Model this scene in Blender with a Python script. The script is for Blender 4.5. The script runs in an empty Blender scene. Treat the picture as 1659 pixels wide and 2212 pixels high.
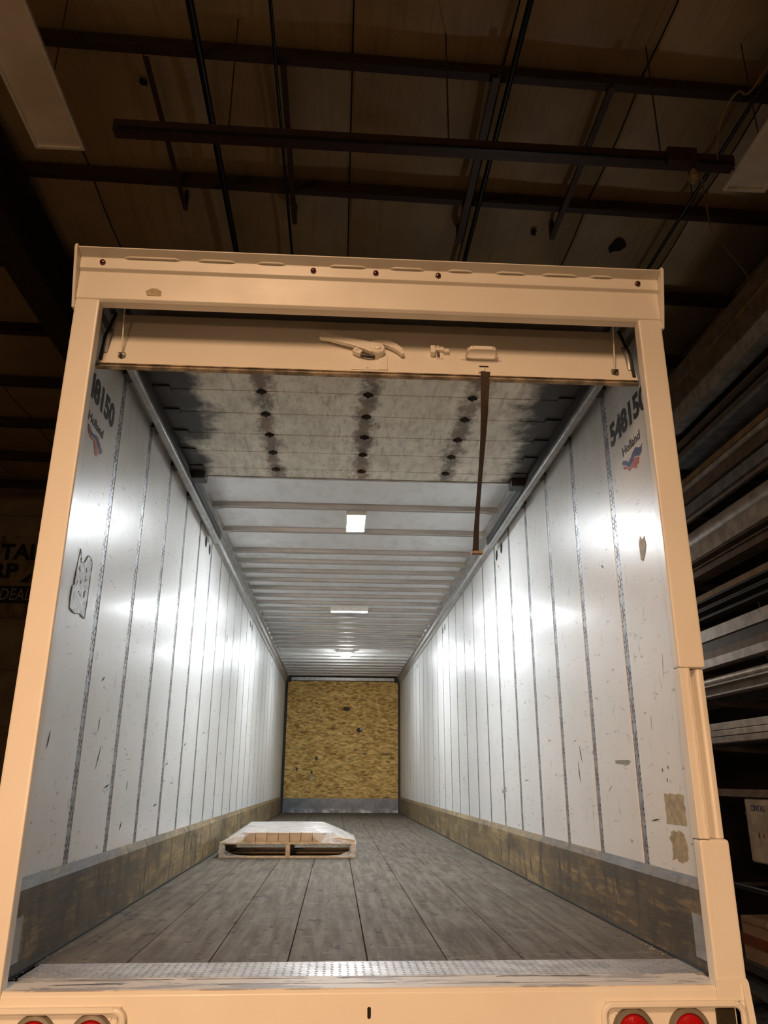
import bpy, bmesh, math, random
from mathutils import Vector, Matrix
random.seed(7)
D = bpy.data
SC = bpy.context.scene
COL = SC.collection
PI = math.pi

# ------------------------------------------------------------------ camera
cam_d = D.cameras.new('camera'); cam = D.objects.new('camera', cam_d); COL.objects.link(cam)
SC.camera = cam
CAM = Vector((-0.1235, -2.9559, 0.6575)); YAW, PITCH, ROLL, FPX = 0.0578, 0.331, 0.0047, 1682.2
fw = Vector((math.sin(YAW)*math.cos(PITCH), math.cos(YAW)*math.cos(PITCH), math.sin(PITCH)))
rt = Vector((math.cos(YAW), -math.sin(YAW), 0)); up = rt.cross(fw)
r2 = math.cos(ROLL)*rt + math.sin(ROLL)*up; u2 = -math.sin(ROLL)*rt + math.cos(ROLL)*up
m3 = Matrix((r2, u2, -fw)).transposed()
cam.matrix_world = Matrix.Translation(CAM) @ m3.to_4x4()
cam_d.sensor_fit = 'VERTICAL'; cam_d.sensor_height = 24.0; cam_d.lens = FPX/2212*24.0
cam_d.clip_start = 0.05; cam_d.clip_end = 200

# ------------------------------------------------------------------ world, lights, exposure
w = D.worlds.new('world'); SC.world = w; w.use_nodes = True
w.node_tree.nodes['Background'].inputs[0].default_value = (0.02, 0.014, 0.008, 1)
w.node_tree.nodes['Background'].inputs[1].default_value = 0.05
vs = SC.view_settings
vs.view_transform = 'Standard'; vs.look = 'None'; vs.gamma = 1.0; vs.exposure = 0.0; vs.use_curve_mapping = False
WARM = (1.0, 0.62, 0.365)
def spot(name, loc, aim, power, color, angle, radius, blend=1.0):
    l = D.lights.new(name, 'SPOT'); l.energy = power; l.color = color; l.spot_size = math.radians(angle)
    l.spot_blend = blend; l.shadow_soft_size = radius
    o = D.objects.new(name, l); COL.objects.link(o); o.location = loc
    o.rotation_euler = (Vector(aim)-Vector(loc)).to_track_quat('-Z', 'Y').to_euler()
    return o
def point(name, loc, power, color, radius):
    l = D.lights.new(name, 'POINT'); l.energy = power; l.color = color; l.shadow_soft_size = radius
    o = D.objects.new(name, l); COL.objects.link(o); o.location = loc
    return o
spot('dock_work_light', (-1.5, -6.2, 1.2), (-0.35, 0.0, -0.45), 860, WARM, 62, 0.25)
spot('high_bay_spot', (-1.0, -5.6, 5.3), (0.0, -1.2, -0.8), 1280, WARM, 96, 0.85)
point('high_bay_light', (-2.0, -5.5, 4.6), 120, (1.0, 0.60, 0.28), 0.3)
spot('rack_fill_front', (0.9, -4.4, 5.4), (3.6, 1.4, 2.4), 130, (1.0, 0.86, 0.72), 40, 0.25)  # added fill that brightens the rack, no lamp known here
point('rack_fill_hidden', (2.05, 6.0, 2.1), 28, (1.0, 0.93, 0.86), 0.15)  # added fill hidden behind the trailer to light the bar faces
point('partition_fill', (-7.5, 5.0, 5.2), 11, (1.0, 0.66, 0.34), 0.25)  # added fill to brighten the banner and partition wall

# ------------------------------------------------------------------ material helpers
class NT:
    def __init__(s, name):
        s.m = D.materials.new(name); s.m.use_nodes = True; s.t = s.m.node_tree; s.t.nodes.clear()
        s.out = s.t.nodes.new('ShaderNodeOutputMaterial')
        s.geo = None
    def n(s, typ, **kw):
        nd = s.t.nodes.new('ShaderNode'+typ)
        for k, v in kw.items():
            if k.startswith('i_'):
                key = k[2:]
                key = int(key) if key.isdigit() else key.replace('_', ' ')
                s.set(nd, key, v)
            else: setattr(nd, k, v)
        return nd
    def set(s, nd, key, v):
        sock = nd.inputs[key]
        if isinstance(v, bpy.types.NodeSocket): s.t.links.new(v, sock)
        elif isinstance(v, tuple) and len(v) == 3 and sock.type == 'RGBA': sock.default_value = (*v, 1)
        else: sock.default_value = v
    def pos(s):
        if not s.geo: s.geo = s.n('NewGeometry')
        return s.geo.outputs['Position']
    def mapped(s, scale=(1, 1, 1), rot=(0, 0, 0), loc=(0, 0, 0), src=None):
        mp = s.n('Mapping'); s.set(mp, 'Vector', src or s.pos())
        mp.inputs['Scale'].default_value = scale; mp.inputs['Rotation'].default_value = rot; mp.inputs['Location'].default_value = loc
        return mp.outputs[0]
    def noise(s, scale=5, detail=4, rough=.55, vec=None, dist=0):
        nd = s.n('TexNoise'); s.set(nd, 'Vector', vec or s.pos())
        nd.inputs['Scale'].default_value = scale; nd.inputs['Detail'].default_value = detail
        nd.inputs['Roughness'].default_value = rough; nd.inputs['Distortion'].default_value = dist
        return nd.outputs[0]
    def ramp(s, fac, a, b, ca=0.0, cb=1.0):
        nd = s.n('MapRange'); s.set(nd, 0, fac)
        nd.inputs[1].default_value = a; nd.inputs[2].default_value = b; nd.inputs[3].default_value = ca; nd.inputs[4].default_value = cb
        nd.interpolation_type = 'SMOOTHSTEP'
        return nd.outputs[0]
    def mix(s, fac, a, b):
        nd = s.n('Mix', data_type='RGBA'); s.set(nd, 0, fac); s.set(nd, 6, a); s.set(nd, 7, b)
        return nd.outputs[2]
    def math(s, op, a, b=0.0, c=0.0):
        nd = s.n('Math', operation=op); s.set(nd, 0, a); s.set(nd, 1, b); s.set(nd, 2, c)
        return nd.outputs[0]
    def sep(s, v=None):
        nd = s.n('SeparateXYZ'); s.set(nd, 0, v or s.pos()); return nd.outputs
    def bsdf(s, col, rough=.5, metal=0.0, bump=None, bs=.2, bd=.01, spec=None, coat=0.0):
        b = s.n('BsdfPrincipled'); s.set(b, 'Base Color', col); s.set(b, 'Roughness', rough); s.set(b, 'Metallic', metal)
        if spec is not None: s.set(b, 'Specular IOR Level', spec)
        if coat: s.set(b, 'Coat Weight', coat)
        if bump is not None:
            bn = s.n('Bump'); s.set(bn, 'Height', bump); bn.inputs['Strength'].default_value = bs; bn.inputs['Distance'].default_value = bd
            s.t.links.new(bn.outputs[0], b.inputs['Normal'])
        s.t.links.new(b.outputs[0], s.out.inputs[0])
        return b

def simple(name, col, rough=.5, metal=0.0, var=.25, scale=12, bs=.1):
    t = NT(name); n = t.noise(scale, 4)
    c2 = tuple(c*(1-var) for c in col)
    t.bsdf(t.mix(t.ramp(n, .35, .65), col, c2), rough, metal, n, bs, .004)
    return t.m

def emit(name, col, strength):
    t = NT(name); e = t.n('Emission'); t.set(e, 0, col); e.inputs[1].default_value = strength
    t.t.links.new(e.outputs[0], t.out.inputs[0]); return t.m

M = {}
def build_materials():
    # cream paint of the rear frame
    t = NT('cream_paint')
    n1 = t.noise(3, 3); n2 = t.noise(60, 3); n3 = t.noise(9, 6, .7, t.mapped((1, 1, .35)))
    c = t.mix(t.ramp(n1, .3, .7), (.80, .75, .66), (.76, .70, .60))
    chip = t.ramp(n3, .765, .78)
    c = t.mix(chip, c, (.20, .16, .12))
    t.bsdf(c, t.ramp(n1, .3, .7, .30, .42), 0, n2, .12, .002); M['cream'] = t.m
    # worn paint of the sill top
    t = NT('worn_sill_paint')
    n3 = t.noise(7, 8, .68, t.mapped((.35, 1.6, 1))); n2 = t.noise(30, 5)
    c = t.mix(t.ramp(n3, .50, .56), (.62, .57, .50), (.33, .31, .29))
    c = t.mix(t.ramp(t.noise(5, 8, .7, t.mapped((.5, 3.2, 1), loc=(3, 0, 0))), .60, .625), c, (.035, .03, .026))
    t.bsdf(c, .5, 0, n3, .5, .006); M['sill'] = t.m
    # tread plate
    t = NT('tread_plate')
    n = t.noise(8, 5)
    t.bsdf(t.mix(t.ramp(n, .35, .65), (.52, .50, .49), (.34, .33, .32)), t.ramp(n, .3, .7, .3, .5), .6, t.noise(45, 3), .2, .003); M['tread'] = t.m
    # white trailer lining with scuffs
    t = NT('white_wall_lining')
    big = t.noise(1.3, 4); fine = t.noise(9, 6, .65)
    scr = t.noise(5, 9, .72, t.mapped((1, .45, 3.2), (0.35, 0, 0)))
    scr2 = t.noise(11, 8, .7, t.mapped((1, 2.6, .6), (-.5, 0, 0), (5, 2, 1)))
    z = t.sep()[2]
    c = t.mix(t.ramp(big, .3, .7), (.80, .80, .785), (.73, .73, .71))
    c = t.mix(t.ramp(fine, .58, .75, 0, .35), c, (.60, .59, .56))
    low = t.ramp(z, .2, 2.3, .635, .70)
    dark = t.n('MapRange'); t.set(dark, 0, t.math('SUBTRACT', scr, low)); dark.inputs[1].default_value = 0; dark.inputs[2].default_value = .02
    c = t.mix(dark.outputs[0], c, (.17, .16, .15))
    c = t.mix(t.ramp(scr2, .625, .68, 0, .75), c, (.30, .29, .27))
    c = t.mix(t.ramp(t.noise(17, 9, .75, t.mapped((1, .5, 1.6), (.9, 0, 0), (1, 4, 2))), .61, .645, 0, .8), c, (.24, .23, .21))
    # darker towards the top near the door opening, broken up by noise
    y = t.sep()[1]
    upper_dark = t.math('MULTIPLY', t.ramp(z, 1.7, 2.7), t.ramp(y, 3.4, .3))
    upper_dark = t.math('MULTIPLY', upper_dark, t.ramp(t.noise(2.2, 5, .65), .2, .75, .35, .9))
    c = t.mix(upper_dark, c, (.26, .245, .21))
    rf = t.ramp(t.noise(40, 6, .7, t.mapped((1, 1, .5), (.9, 0, 0))), .35, .7, .30, .44)
    b = t.bsdf(c, rf, 0, t.noise(3, 4, .55, t.mapped((1, 1, .6))), .05, .01, .5)
    b.inputs['Coat Weight'].default_value = .20; b.inputs['Coat Roughness'].default_value = .13; M['wall'] = t.m
    # galvanised slotted strip
    t = NT('galvanised_strip'); n = t.noise(25, 4)
    t.bsdf(t.mix(t.ramp(n, .35, .65), (.36, .37, .39), (.24, .25, .27)), .42, .4, n, .1, .002); M['strip'] = t.m
    t = NT('galvanised_rail'); n = t.noise(14, 5, .6, t.mapped((1, .4, 1)))
    t.bsdf(t.mix(t.ramp(n, .35, .65), (.50, .50, .49), (.36, .36, .35)), .38, .6, n, .1, .003); M['rail'] = t.m
    # roof aluminium
    t = NT('roof_aluminium'); n = t.noise(2.0, 3, .5, t.mapped((1, 1.6, 1))); n2 = t.noise(7, 6, .65, t.mapped((1, .5, 1)))
    c = t.mix(t.ramp(n2, .45, .75), (.82, .83, .84), (.68, .68, .66))
    t.bsdf(c, t.ramp(n2, .3, .7, .34, .46), .25, n, .10, .05); M['roof'] = t.m
    t = NT('roof_bow_metal'); n2 = t.noise(7, 6, .65, t.mapped((.3, 1, 1)))
    t.bsdf(t.mix(t.ramp(n2, .4, .7), (.50, .49, .47), (.38, .37, .35)), .42, .4, n2, .08, .004); M['bow'] = t.m
    # kick board
    t = NT('scuffed_kick_board')
    base = t.noise(1.8, 6, .65); g = t.noise(7, 9, .72, t.mapped((1, .40, 3.2), (.30, 0, 0))); g2 = t.noise(6, 8, .70, t.mapped((1, 1.7, .6), (-.4, 0, 0), (2, 7, 1)))
    y = t.sep()[1]
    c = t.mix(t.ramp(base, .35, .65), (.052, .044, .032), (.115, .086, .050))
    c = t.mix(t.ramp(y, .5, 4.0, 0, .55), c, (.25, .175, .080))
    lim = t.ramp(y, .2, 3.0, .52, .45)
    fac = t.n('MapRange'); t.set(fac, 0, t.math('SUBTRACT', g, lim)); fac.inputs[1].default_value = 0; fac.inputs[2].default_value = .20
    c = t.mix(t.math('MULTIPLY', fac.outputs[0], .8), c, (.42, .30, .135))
    c = t.mix(t.ramp(g2, .50, .62, 0, .85), c, (.055, .043, .030))
    c = t.mix(t.ramp(t.noise(3, 8, .72, t.mapped((1, .6, 1.4), (.1, 0, 0), (4, 4, 4))), .50, .66, 0, .8), c, (.07, .052, .034))
    c = t.mix(t.ramp(base, .60, .72, 0, .5), c, (.045, .04, .032))
    t.bsdf(c, t.ramp(g, .35, .65, .45, .65), 0, g, .35, .006); M['kick'] = t.m
    # floor boards
    t = NT('worn_floor_boards')
    rnd = t.n('ObjectInfo').outputs['Random']
    gr = t.noise(7, 7, .65, t.mapped((3.2, .25, 1))); sc = t.noise(7, 9, .75, t.mapped((1.2, .55, 1), (0, 0, .6))); sc2 = t.noise(9, 9, .75, t.mapped((.5, 1.5, 1), (0, 0, .35), (4, 1, 0)))
    c = t.mix(t.ramp(gr, .3, .7), (.150, .124, .094), (.080, .064, .048))
    c = t.mix(t.math('MULTIPLY', rnd, .30), c, (.150, .128, .100))
    c = t.mix(t.ramp(sc, .56, .64, 0, .8), c, (.024, .020, .017))
    c = t.mix(t.ramp(sc2, .56, .66, 0, .6), c, (.26, .225, .18))
    c = t.mix(t.ramp(t.noise(26, 8, .75, t.mapped((.5, 1.6, 1), (0, 0, -.4), (9, 3, 0))), .60, .66, 0, .7), c, (.022, .018, .015))
    c = t.mix(t.ramp(t.noise(1.1, 5, .6), .45, .7, 0, .45), c, (.070, .056, .043))
    y = t.sep()[1]
    t.bsdf(c, t.ramp(gr, .3, .7, .62, .80), 0, t.math('ADD', gr, sc), .3, .004, .16); M['floor'] = t.m
    # osb
    t = NT('osb_board')
    def flakes(rot, loc, s):
        v = t.n('TexVoronoi', feature='F1', distance='EUCLIDEAN'); t.set(v, 'Vector', t.mapped((s, 1, s*3.2), (0, rot, 0), loc, src=warp)); v.inputs['Scale'].default_value = 1; v.inputs['Randomness'].default_value = 1
        bw = t.n('RGBToBW'); t.set(bw, 0, v.outputs['Color']); return bw.outputs[0]
    nz = t.n('TexNoise'); t.set(nz, 'Vector', t.pos()); nz.inputs['Scale'].default_value = 5
    va = t.n('VectorMath', operation='MULTIPLY_ADD'); t.set(va, 0, nz.outputs['Color']); va.inputs[1].default_value = (.09, 0, .09); t.set(va, 2, t.pos())
    warp = va.outputs[0]
    a = flakes(.55, (0, 0, 0), 13); b = flakes(-.65, (3, 0, 1), 11); c3 = flakes(1.45, (1, 0, 5), 9)
    f = t.math('ADD', t.math('MULTIPLY', a, .40), t.math('ADD', t.math('MULTIPLY', b, .36), t.math('MULTIPLY', c3, .34)))
    cr = t.n('ValToRGB'); t.set(cr, 0, f); e = cr.color_ramp.elements
    e[0].position = .20; e[0].color = (.22, .12, .035, 1); e[1].position = .88; e[1].color = (.95, .68, .27, 1)
    k = cr.color_ramp.elements.new(.48); k.color = (.55, .335, .10, 1)
    k = cr.color_ramp.elements.new(.60); k.color = (.70, .46, .155, 1)
    t.bsdf(cr.outputs[0], .7, 0, f, .4, .004, .2); M['osb'] = t.m
    t = NT('front_steel_plate'); n = t.noise(5, 6, .65)
    z = t.sep()[2]
    c = t.mix(t.ramp(n, .4, .65), (.22, .23, .25), (.15, .155, .165))
    c = t.mix(t.math('MULTIPLY', t.ramp(z, .11, .0), t.ramp(t.noise(9, 7, .7), .45, .62)), c, (.62, .62, .62))
    t.bsdf(c, .42, .5, n, .1, .004); M['steelplate'] = t.m
    # grimy door lining
    t = NT('grimy_door_lining')
    s3 = t.sep(); ax = t.math('ABSOLUTE', s3[0])
    n = t.noise(4, 7, .68); st = t.noise(6, 8, .7, t.mapped((2.2, .7, 1))); st2 = t.noise(14, 6, .65)
    c = t.mix(t.ramp(n, .3, .7), (.86, .83, .72), (.72, .69, .58))
    c = t.mix(t.ramp(st, .40, .72, 0, .75), c, (.46, .42, .33))
    c = t.mix(t.ramp(st2, .52, .72, 0, .4), c, (.34, .30, .23))
    c = t.mix(t.ramp(t.noise(9, 8, .75, t.mapped((3.0, .5, 1), (0, 0, .15), (3, 1, 0))), .50, .66, 0, .55), c, (.28, .24, .175))
    hin = None
    for hx in (-.575, 0.005, .595):
        d = t.math('ABSOLUTE', t.math('SUBTRACT', s3[0], hx))
        d = t.ramp(t.math('ADD', d, t.math('MULTIPLY', t.math('SUBTRACT', t.noise(7, 8, .75, t.mapped((1.5, 1, 1), (0, 0, 0), (hx*7, 2, 0))), .5), .36)), .085, .0)
        hin = d if hin is None else t.math('MAXIMUM', hin, d)
    c = t.mix(t.math('MULTIPLY', hin, .85), c, t.mix(t.ramp(n, .4, .6), (.16, .075, .026), (.055, .04, .025)))
    edge = t.math('ADD', ax, t.math('MULTIPLY', t.math('SUBTRACT', t.noise(3.5, 6, .6), .5), .5))
    edge = t.math('ADD', edge, t.ramp(s3[1], .3, 2.1, .06, -.10))
    c = t.mix(t.ramp(edge, .84, .98), c, (.022, .018, .013))
    t.bsdf(c, .55, 0, st, .15, .003); M['door_in'] = t.m
    # misc
    M['black'] = simple('black_grime_metal', (.018, .017, .016), .55)
    M['deep'] = simple('dark_void', (.006, .006, .006), .9)
    M['rubber'] = simple('black_rubber', (.02, .02, .02), .6)
    M['hinge'] = simple('greasy_hinge', (.035, .032, .028), .4, .6)
    M['track'] = simple('door_track_steel', (.42, .42, .41), .4, .5)
    M['wood'] = simple('pallet_wood', (.50, .36, .21), .65, 0, .3, 20)
    M['carton'] = simple('brown_cardboard', (.47, .32, .19), .7, 0, .12, 15)
    M['carton_d'] = simple('dark_cardboard', (.24, .16, .095), .75, 0, .2, 10)
    M['tape'] = simple('red_brown_tape', (.16, .045, .02), .4)
    M['strap'] = simple('brown_webbing', (.060, .042, .030), .75, 0, .3, 60)
    M['ply'] = simple('splintered_plywood_edge', (.52, .42, .29), .7, 0, .65, 14)
    M['cable'] = simple('painted_cable', (.72, .66, .56), .5)
    M['steel'] = simple('bare_bolt_steel', (.40, .38, .35), .35, .8)
    M['ink'] = simple('black_lettering', (.012, .012, .014), .4, 0, .1)
    M['blue'] = simple('blue_print', (.030, .045, .16), .4, 0, .1)
    M['red'] = simple('red_print', (.42, .055, .03), .4, 0, .1)
    M['residue'] = simple('tan_adhesive_residue', (.46, .38, .22), .6, 0, .35, 30)
    M['torn'] = simple('torn_film', (.52, .50, .46), .35, 0, .6, 45, .5)
    M['torn_e'] = simple('torn_edge_brown', (.09, .065, .045), .6, 0, .4, 30)
    M['grey_tape'] = simple('grey_green_tape', (.30, .30, .25), .5)
    M['mark'] = simple('dark_scuff_and_shade', (.06, .055, .05), .6)
    M['orange'] = simple('orange_mark', (.60, .16, .08), .5)
    M['grommet'] = simple('lamp_grommet', (.20, .17, .12), .45)
    t = NT('red_lens'); wv = t.n('TexWave', i_Scale=60.0); t.set(wv, 'Vector', t.pos())
    t.bsdf((.42, .006, .008), .12, 0, wv.outputs[1], .3, .003, coat=.5); M['lens'] = t.m
    t = NT('dark_red_lens'); t.bsdf((.055, .004, .008), .15, 0, t.noise(200, 2), .2, .002, coat=.5); M['marker'] = t.m
    M['smoke'] = simple('smoked_lens', (.035, .028, .015), .2)
    M['fix'] = simple('fixture_white_metal', (.85, .82, .75), .5, 0, .12)
    t = NT('fixture_diffuser'); n = t.noise(2.2, 4); t.bsdf(t.mix(t.ramp(n, .35, .65), (.88, .82, .70), (.72, .66, .54)), .35, 0, t.noise(80, 2), .1, .002); M['diff'] = t.m
    M['strut'] = simple('brown_strut_steel', (.055, .028, .020), .5, .2)
    t = NT('purlin_primer'); n = t.noise(3, 4, .6, t.mapped((.3, 1, 1))); t.bsdf(t.mix(t.ramp(n, .35, .65), (.040, .020, .014), (.026, .013, .009)), .6, 0, n, .1); M['purlin'] = t.m
    M['rafter'] = simple('rafter_primer', (.030, .020, .016), .6)
    M['pipe'] = simple('black_iron_pipe', (.020, .022, .024), .35, .5)
    t = NT('insulation_vinyl'); n = t.noise(1.1, 5, .6); n2 = t.noise(2.5, 4, .6, t.mapped((6, .4, 1)))
    c = t.mix(t.ramp(n, .3, .7), (.42, .31, .17), (.32, .23, .13)); c = t.mix(t.ramp(n2, .5, .72, 0, .4), c, (.21, .15, .09))
    t.bsdf(c, .55, 0, n2, .3, .02); M['insul'] = t.m
    M['shell'] = simple('warehouse_wall_sheet', (.46, .37, .27), .6, 0, .25, 2)
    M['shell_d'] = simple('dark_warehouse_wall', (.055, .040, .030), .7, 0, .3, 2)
    M['girt'] = simple('wall_joint', (.06, .045, .03), .7)
    M['concrete'] = simple('concrete_floor', (.58, .53, .46), .6, 0, .35, 3)
    t = NT('banner_cloth'); n = t.noise(2.5, 5, .6, t.mapped((2, 1, .6), (0, .7, 0))); t.bsdf(t.mix(t.ramp(n, .45, .65), (.40, .30, .20), (.17, .12, .075)), .6, 0, n, .5, .05); M['banner'] = t.m
    M['banner_l'] = simple('pale_lettering', (.50, .46, .40), .6)
    for k, col, ro, me in (('bar_grey', (.46, .44, .43), .5, .25), ('bar_blue', (.27, .29, .31), .5, .25), ('bar_brown', (.17, .125, .09), .6, .1), ('bar_light', (.62, .60, .58), .45, .3), ('bar_tan', (.26, .18, .09), .6, 0), ('bar_dark', (.06, .055, .05), .6, .2)):
        M[k] = simple(k+'_steel', col, ro, me, .35, 9)
    M['rack'] = simple('rack_steel', (.045, .035, .030), .6, .2)
    M['panelbox'] = simple('grimy_white_cabinet', (.42, .38, .31), .5, 0, .35, 8)
    t = NT('stretch_film')
    tr = t.n('BsdfTransparent'); gl = t.n('BsdfPrincipled'); gl.inputs['Base Color'].default_value = (.86, .84, .82, 1); gl.inputs['Roughness'].default_value = .16
    wr = t.noise(9, 6, .7, t.mapped((.8, 2.0, 1.5), (0, 0, .5)))
    bn = t.n('Bump'); t.set(bn, 'Height', wr); bn.inputs['Strength'].default_value = .5; bn.inputs['Distance'].default_value = .02
    t.t.links.new(bn.outputs[0], gl.inputs['Normal'])
    sp = t.sep(t.n('NewGeometry').outputs['Normal'])
    fac = t.math('ADD', t.ramp(wr, .35, .68, .14, .55), t.ramp(sp[2], .5, .95, 0, .40))
    ms = t.n('MixShader'); t.set(ms, 0, fac); t.t.links.new(tr.outputs[0], ms.inputs[1]); t.t.links.new(gl.outputs[0], ms.inputs[2])
    t.t.links.new(ms.outputs[0], t.out.inputs[0]); M['film'] = t.m
    t = NT('dark_wrapped_film'); n = t.noise(14, 6, .7); t.bsdf(t.mix(t.ramp(n, .4, .7), (.02, .024, .03), (.06, .06, .065)), .12, 0, n, .8, .05, coat=.6); M['darkfilm'] = t.m
    t = NT('red_wrapped_film'); n = t.noise(14, 6, .7); t.bsdf(t.mix(t.ramp(n, .45, .6), (.10, .015, .02), (.05, .04, .045)), .12, 0, n, .8, .05, coat=.6); M['redfilm'] = t.m
    M['glass_bulb'] = simple('frosted_bulb', (.28, .22, .13), .3)
    M['tyre'] = simple('tyre_rubber', (.02, .02, .02), .8)
    LED = (.92, .97, 1.0)
    M['led_a'] = emit('led_panel', LED, 315)
    M['led_b'] = emit('led_bar', LED, 760)
    M['led_c'] = emit('led_dome', LED, 310)
build_materials()

# ------------------------------------------------------------------ mesh helpers
class MB:
    def __init__(s): s.v = []; s.f = []
    def quad(s, *p):
        i = len(s.v); s.v += [tuple(q) for q in p]; s.f.append(tuple(range(i, i+len(p))))
        return s
    def box(s, x0, x1, y0, y1, z0, z1):
        i = len(s.v)
        s.v += [(x0, y0, z0), (x1, y0, z0), (x1, y1, z0), (x0, y1, z0), (x0, y0, z1), (x1, y0, z1), (x1, y1, z1), (x0, y1, z1)]
        for f in ((3, 2, 1, 0), (4, 5, 6, 7), (0, 1, 5, 4), (1, 2, 6, 5), (2, 3, 7, 6), (3, 0, 4, 7)): s.f.append(tuple(i+k for k in f))
        return s
    def prism(s, prof, fn, a, b, cap=True):
        """profile list of (p,q); fn(t,p,q)->xyz, from t=a to t=b"""
        n = len(prof); i = len(s.v)
        s.v += [tuple(fn(a, *p)) for p in prof] + [tuple(fn(b, *p)) for p in prof]
        for k in range(n): s.f.append((i+k, i+(k+1) % n, i+n+(k+1) % n, i+n+k))
        if cap: s.f.append(tuple(i+k for k in range(n-1, -1, -1))); s.f.append(tuple(i+n+k for k in range(n)))
        return s
    def tube(s, pts, r, seg=10, cap=True):
        pts = [Vector(p) for p in pts]; rs = r if isinstance(r, (list, tuple)) else [r]*len(pts)
        i = len(s.v); u = None
        for k, p in enumerate(pts):
            d = (pts[min(k+1, len(pts)-1)]-pts[max(k-1, 0)]).normalized()
            if u is None: u = d.orthogonal().normalized()
            else: u = (u-d*u.dot(d)).normalized()
            wv = d.cross(u)
            for j in range(seg):
                a = 2*PI*j/seg; s.v.append(tuple(p+rs[k]*(math.cos(a)*u+math.sin(a)*wv)))
        for k in range(len(pts)-1):
            for j in range(seg):
                a = i+k*seg+j; b = i+k*seg+(j+1) % seg; s.f.append((a, b, b+seg, a+seg))
        if cap: s.f.append(tuple(i+j for j in range(seg-1, -1, -1))); e = i+(len(pts)-1)*seg; s.f.append(tuple(e+j for j in range(seg)))
        return s
    def lathe(s, prof, origin, axis, seg=24):
        """prof list of (r, h) along axis from origin"""
        o = Vector(origin); ax = Vector(axis).normalized(); u = ax.orthogonal().normalized(); wv = ax.cross(u); i = len(s.v)
        for r, h in prof:
            for j in range(seg):
                a = 2*PI*j/seg; s.v.append(tuple(o+ax*h+r*(math.cos(a)*u+math.sin(a)*wv)))
        for k in range(len(prof)-1):
            for j in range(seg):
                a = i+k*seg+j; b = i+k*seg+(j+1) % seg; s.f.append((a, b, b+seg, a+seg))
        s.f.append(tuple(i+j for j in range(seg-1, -1, -1))); e = i+(len(prof)-1)*seg; s.f.append(tuple(e+j for j in range(seg)))
        return s
    def mesh(s, name, m, bevel=0, smooth=False):
        me = D.meshes.new(name); me.from_pydata(s.v, [], s.f)
        bm = bmesh.new(); bm.from_mesh(me)
        bmesh.ops.remove_doubles(bm, verts=bm.verts, dist=1e-5)
        bmesh.ops.recalc_face_normals(bm, faces=bm.faces)
        if bevel:
            ed = [e for e in bm.edges if len(e.link_faces) == 2 and e.calc_face_angle(0) > .6]
            bmesh.ops.bevel(bm, geom=ed, offset=bevel, segments=2, profile=.5, affect='EDGES', clamp_overlap=True)
        bm.to_mesh(me); bm.free()
        me.materials.append(M[m] if isinstance(m, str) else m)
        if smooth or bevel >= .003:
            for p in me.polygons: p.use_smooth = True
            try: me.set_sharp_from_angle(angle=math.radians(38))
            except Exception: pass
        return me
def smooth_path(pts, n=6):
    P_ = [Vector(p) for p in pts]; out = []
    for i in range(len(P_)-1):
        a, b, c, d = P_[max(i-1, 0)], P_[i], P_[i+1], P_[min(i+2, len(P_)-1)]
        for k in range(n):
            t = k/n; out.append(.5*((2*b)+(c-a)*t+(2*a-5*b+4*c-d)*t*t+(3*b-a-3*c+d)*t**3))
    return out+[P_[-1]]
def place(name, me, parent=None, loc=(0, 0, 0)):
    o = D.objects.new(name, me); COL.objects.link(o); o.location = loc
    if parent is not None:
        o.parent = parent
        if parent.type == 'EMPTY': o.matrix_parent_inverse = Matrix.Translation(-parent.location)
    return o
def part(name, mb, m, parent=None, bevel=0, smooth=False):
    o = place(name, mb.mesh(name, m, bevel, smooth), parent)
    if bevel >= .003:
        wn = o.modifiers.new('weighted_normal', 'WEIGHTED_NORMAL'); wn.keep_sharp = True; wn.weight = 100
    return o
def tag(o, label, cat, group=None, kind=None):
    o['label'] = label; o['category'] = cat
    if group: o['group'] = group
    if kind: o['kind'] = kind
    return o
def thing(name, loc, label, cat, group=None):
    o = D.objects.new(name, None); o.location = loc; o.empty_display_size = .1; COL.objects.link(o)
    return tag(o, label, cat, group)
def box(*a): return MB().box(*a)
def xprof(t, p, q): return (t, p, q)          # profile in (y,z) extruded along x
def yprof(t, p, q): return (p, t, q)          # profile in (x,z) extruded along y
def zprof(t, p, q): return (p, q, t)

def text_mesh(body, m, h, width, fn, thick=.001, bold=0.0, shear=0.0):
    """letters h tall, scaled to width; fn(u, v, n) -> world"""
    cu = D.curves.new('t', 'FONT'); cu.body = body; cu.size = 1.0; cu.extrude = .5; cu.offset = bold; cu.shear = shear; cu.resolution_u = 3
    ob = D.objects.new('t', cu); COL.objects.link(ob)
    dg = bpy.context.evaluated_depsgraph_get(); dg.update()
    me = D.meshes.new_from_object(ob.evaluated_get(dg))
    xs = [v.co.x for v in me.vertices]; ys = [v.co.y for v in me.vertices]
    x0, x1, y0, y1 = min(xs), max(xs), min(ys), max(ys)
    for v in me.vertices:
        u = (v.co.x-x0)/(x1-x0)*width; vv = (v.co.y-y0)/(y1-y0)*h; n = (v.co.z+.5)*thick
        v.co = Vector(fn(u, vv, n))
    D.objects.remove(ob); D.curves.remove(cu)
    me.materials.clear(); me.materials.append(M[m])
    return me
def poly(pts, fn, thick=.001):
    """flat decal from 2-D points with real thickness"""
    mb = MB(); n = len(pts)
    mb.v += [tuple(fn(u, v, 0)) for u, v in pts] + [tuple(fn(u, v, thick)) for u, v in pts]
    mb.f.append(tuple(range(n))); mb.f.append(tuple(range(n, 2*n)))
    for k in range(n): mb.f.append((k, (k+1) % n, n+(k+1) % n, n+k))
    return mb

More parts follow.
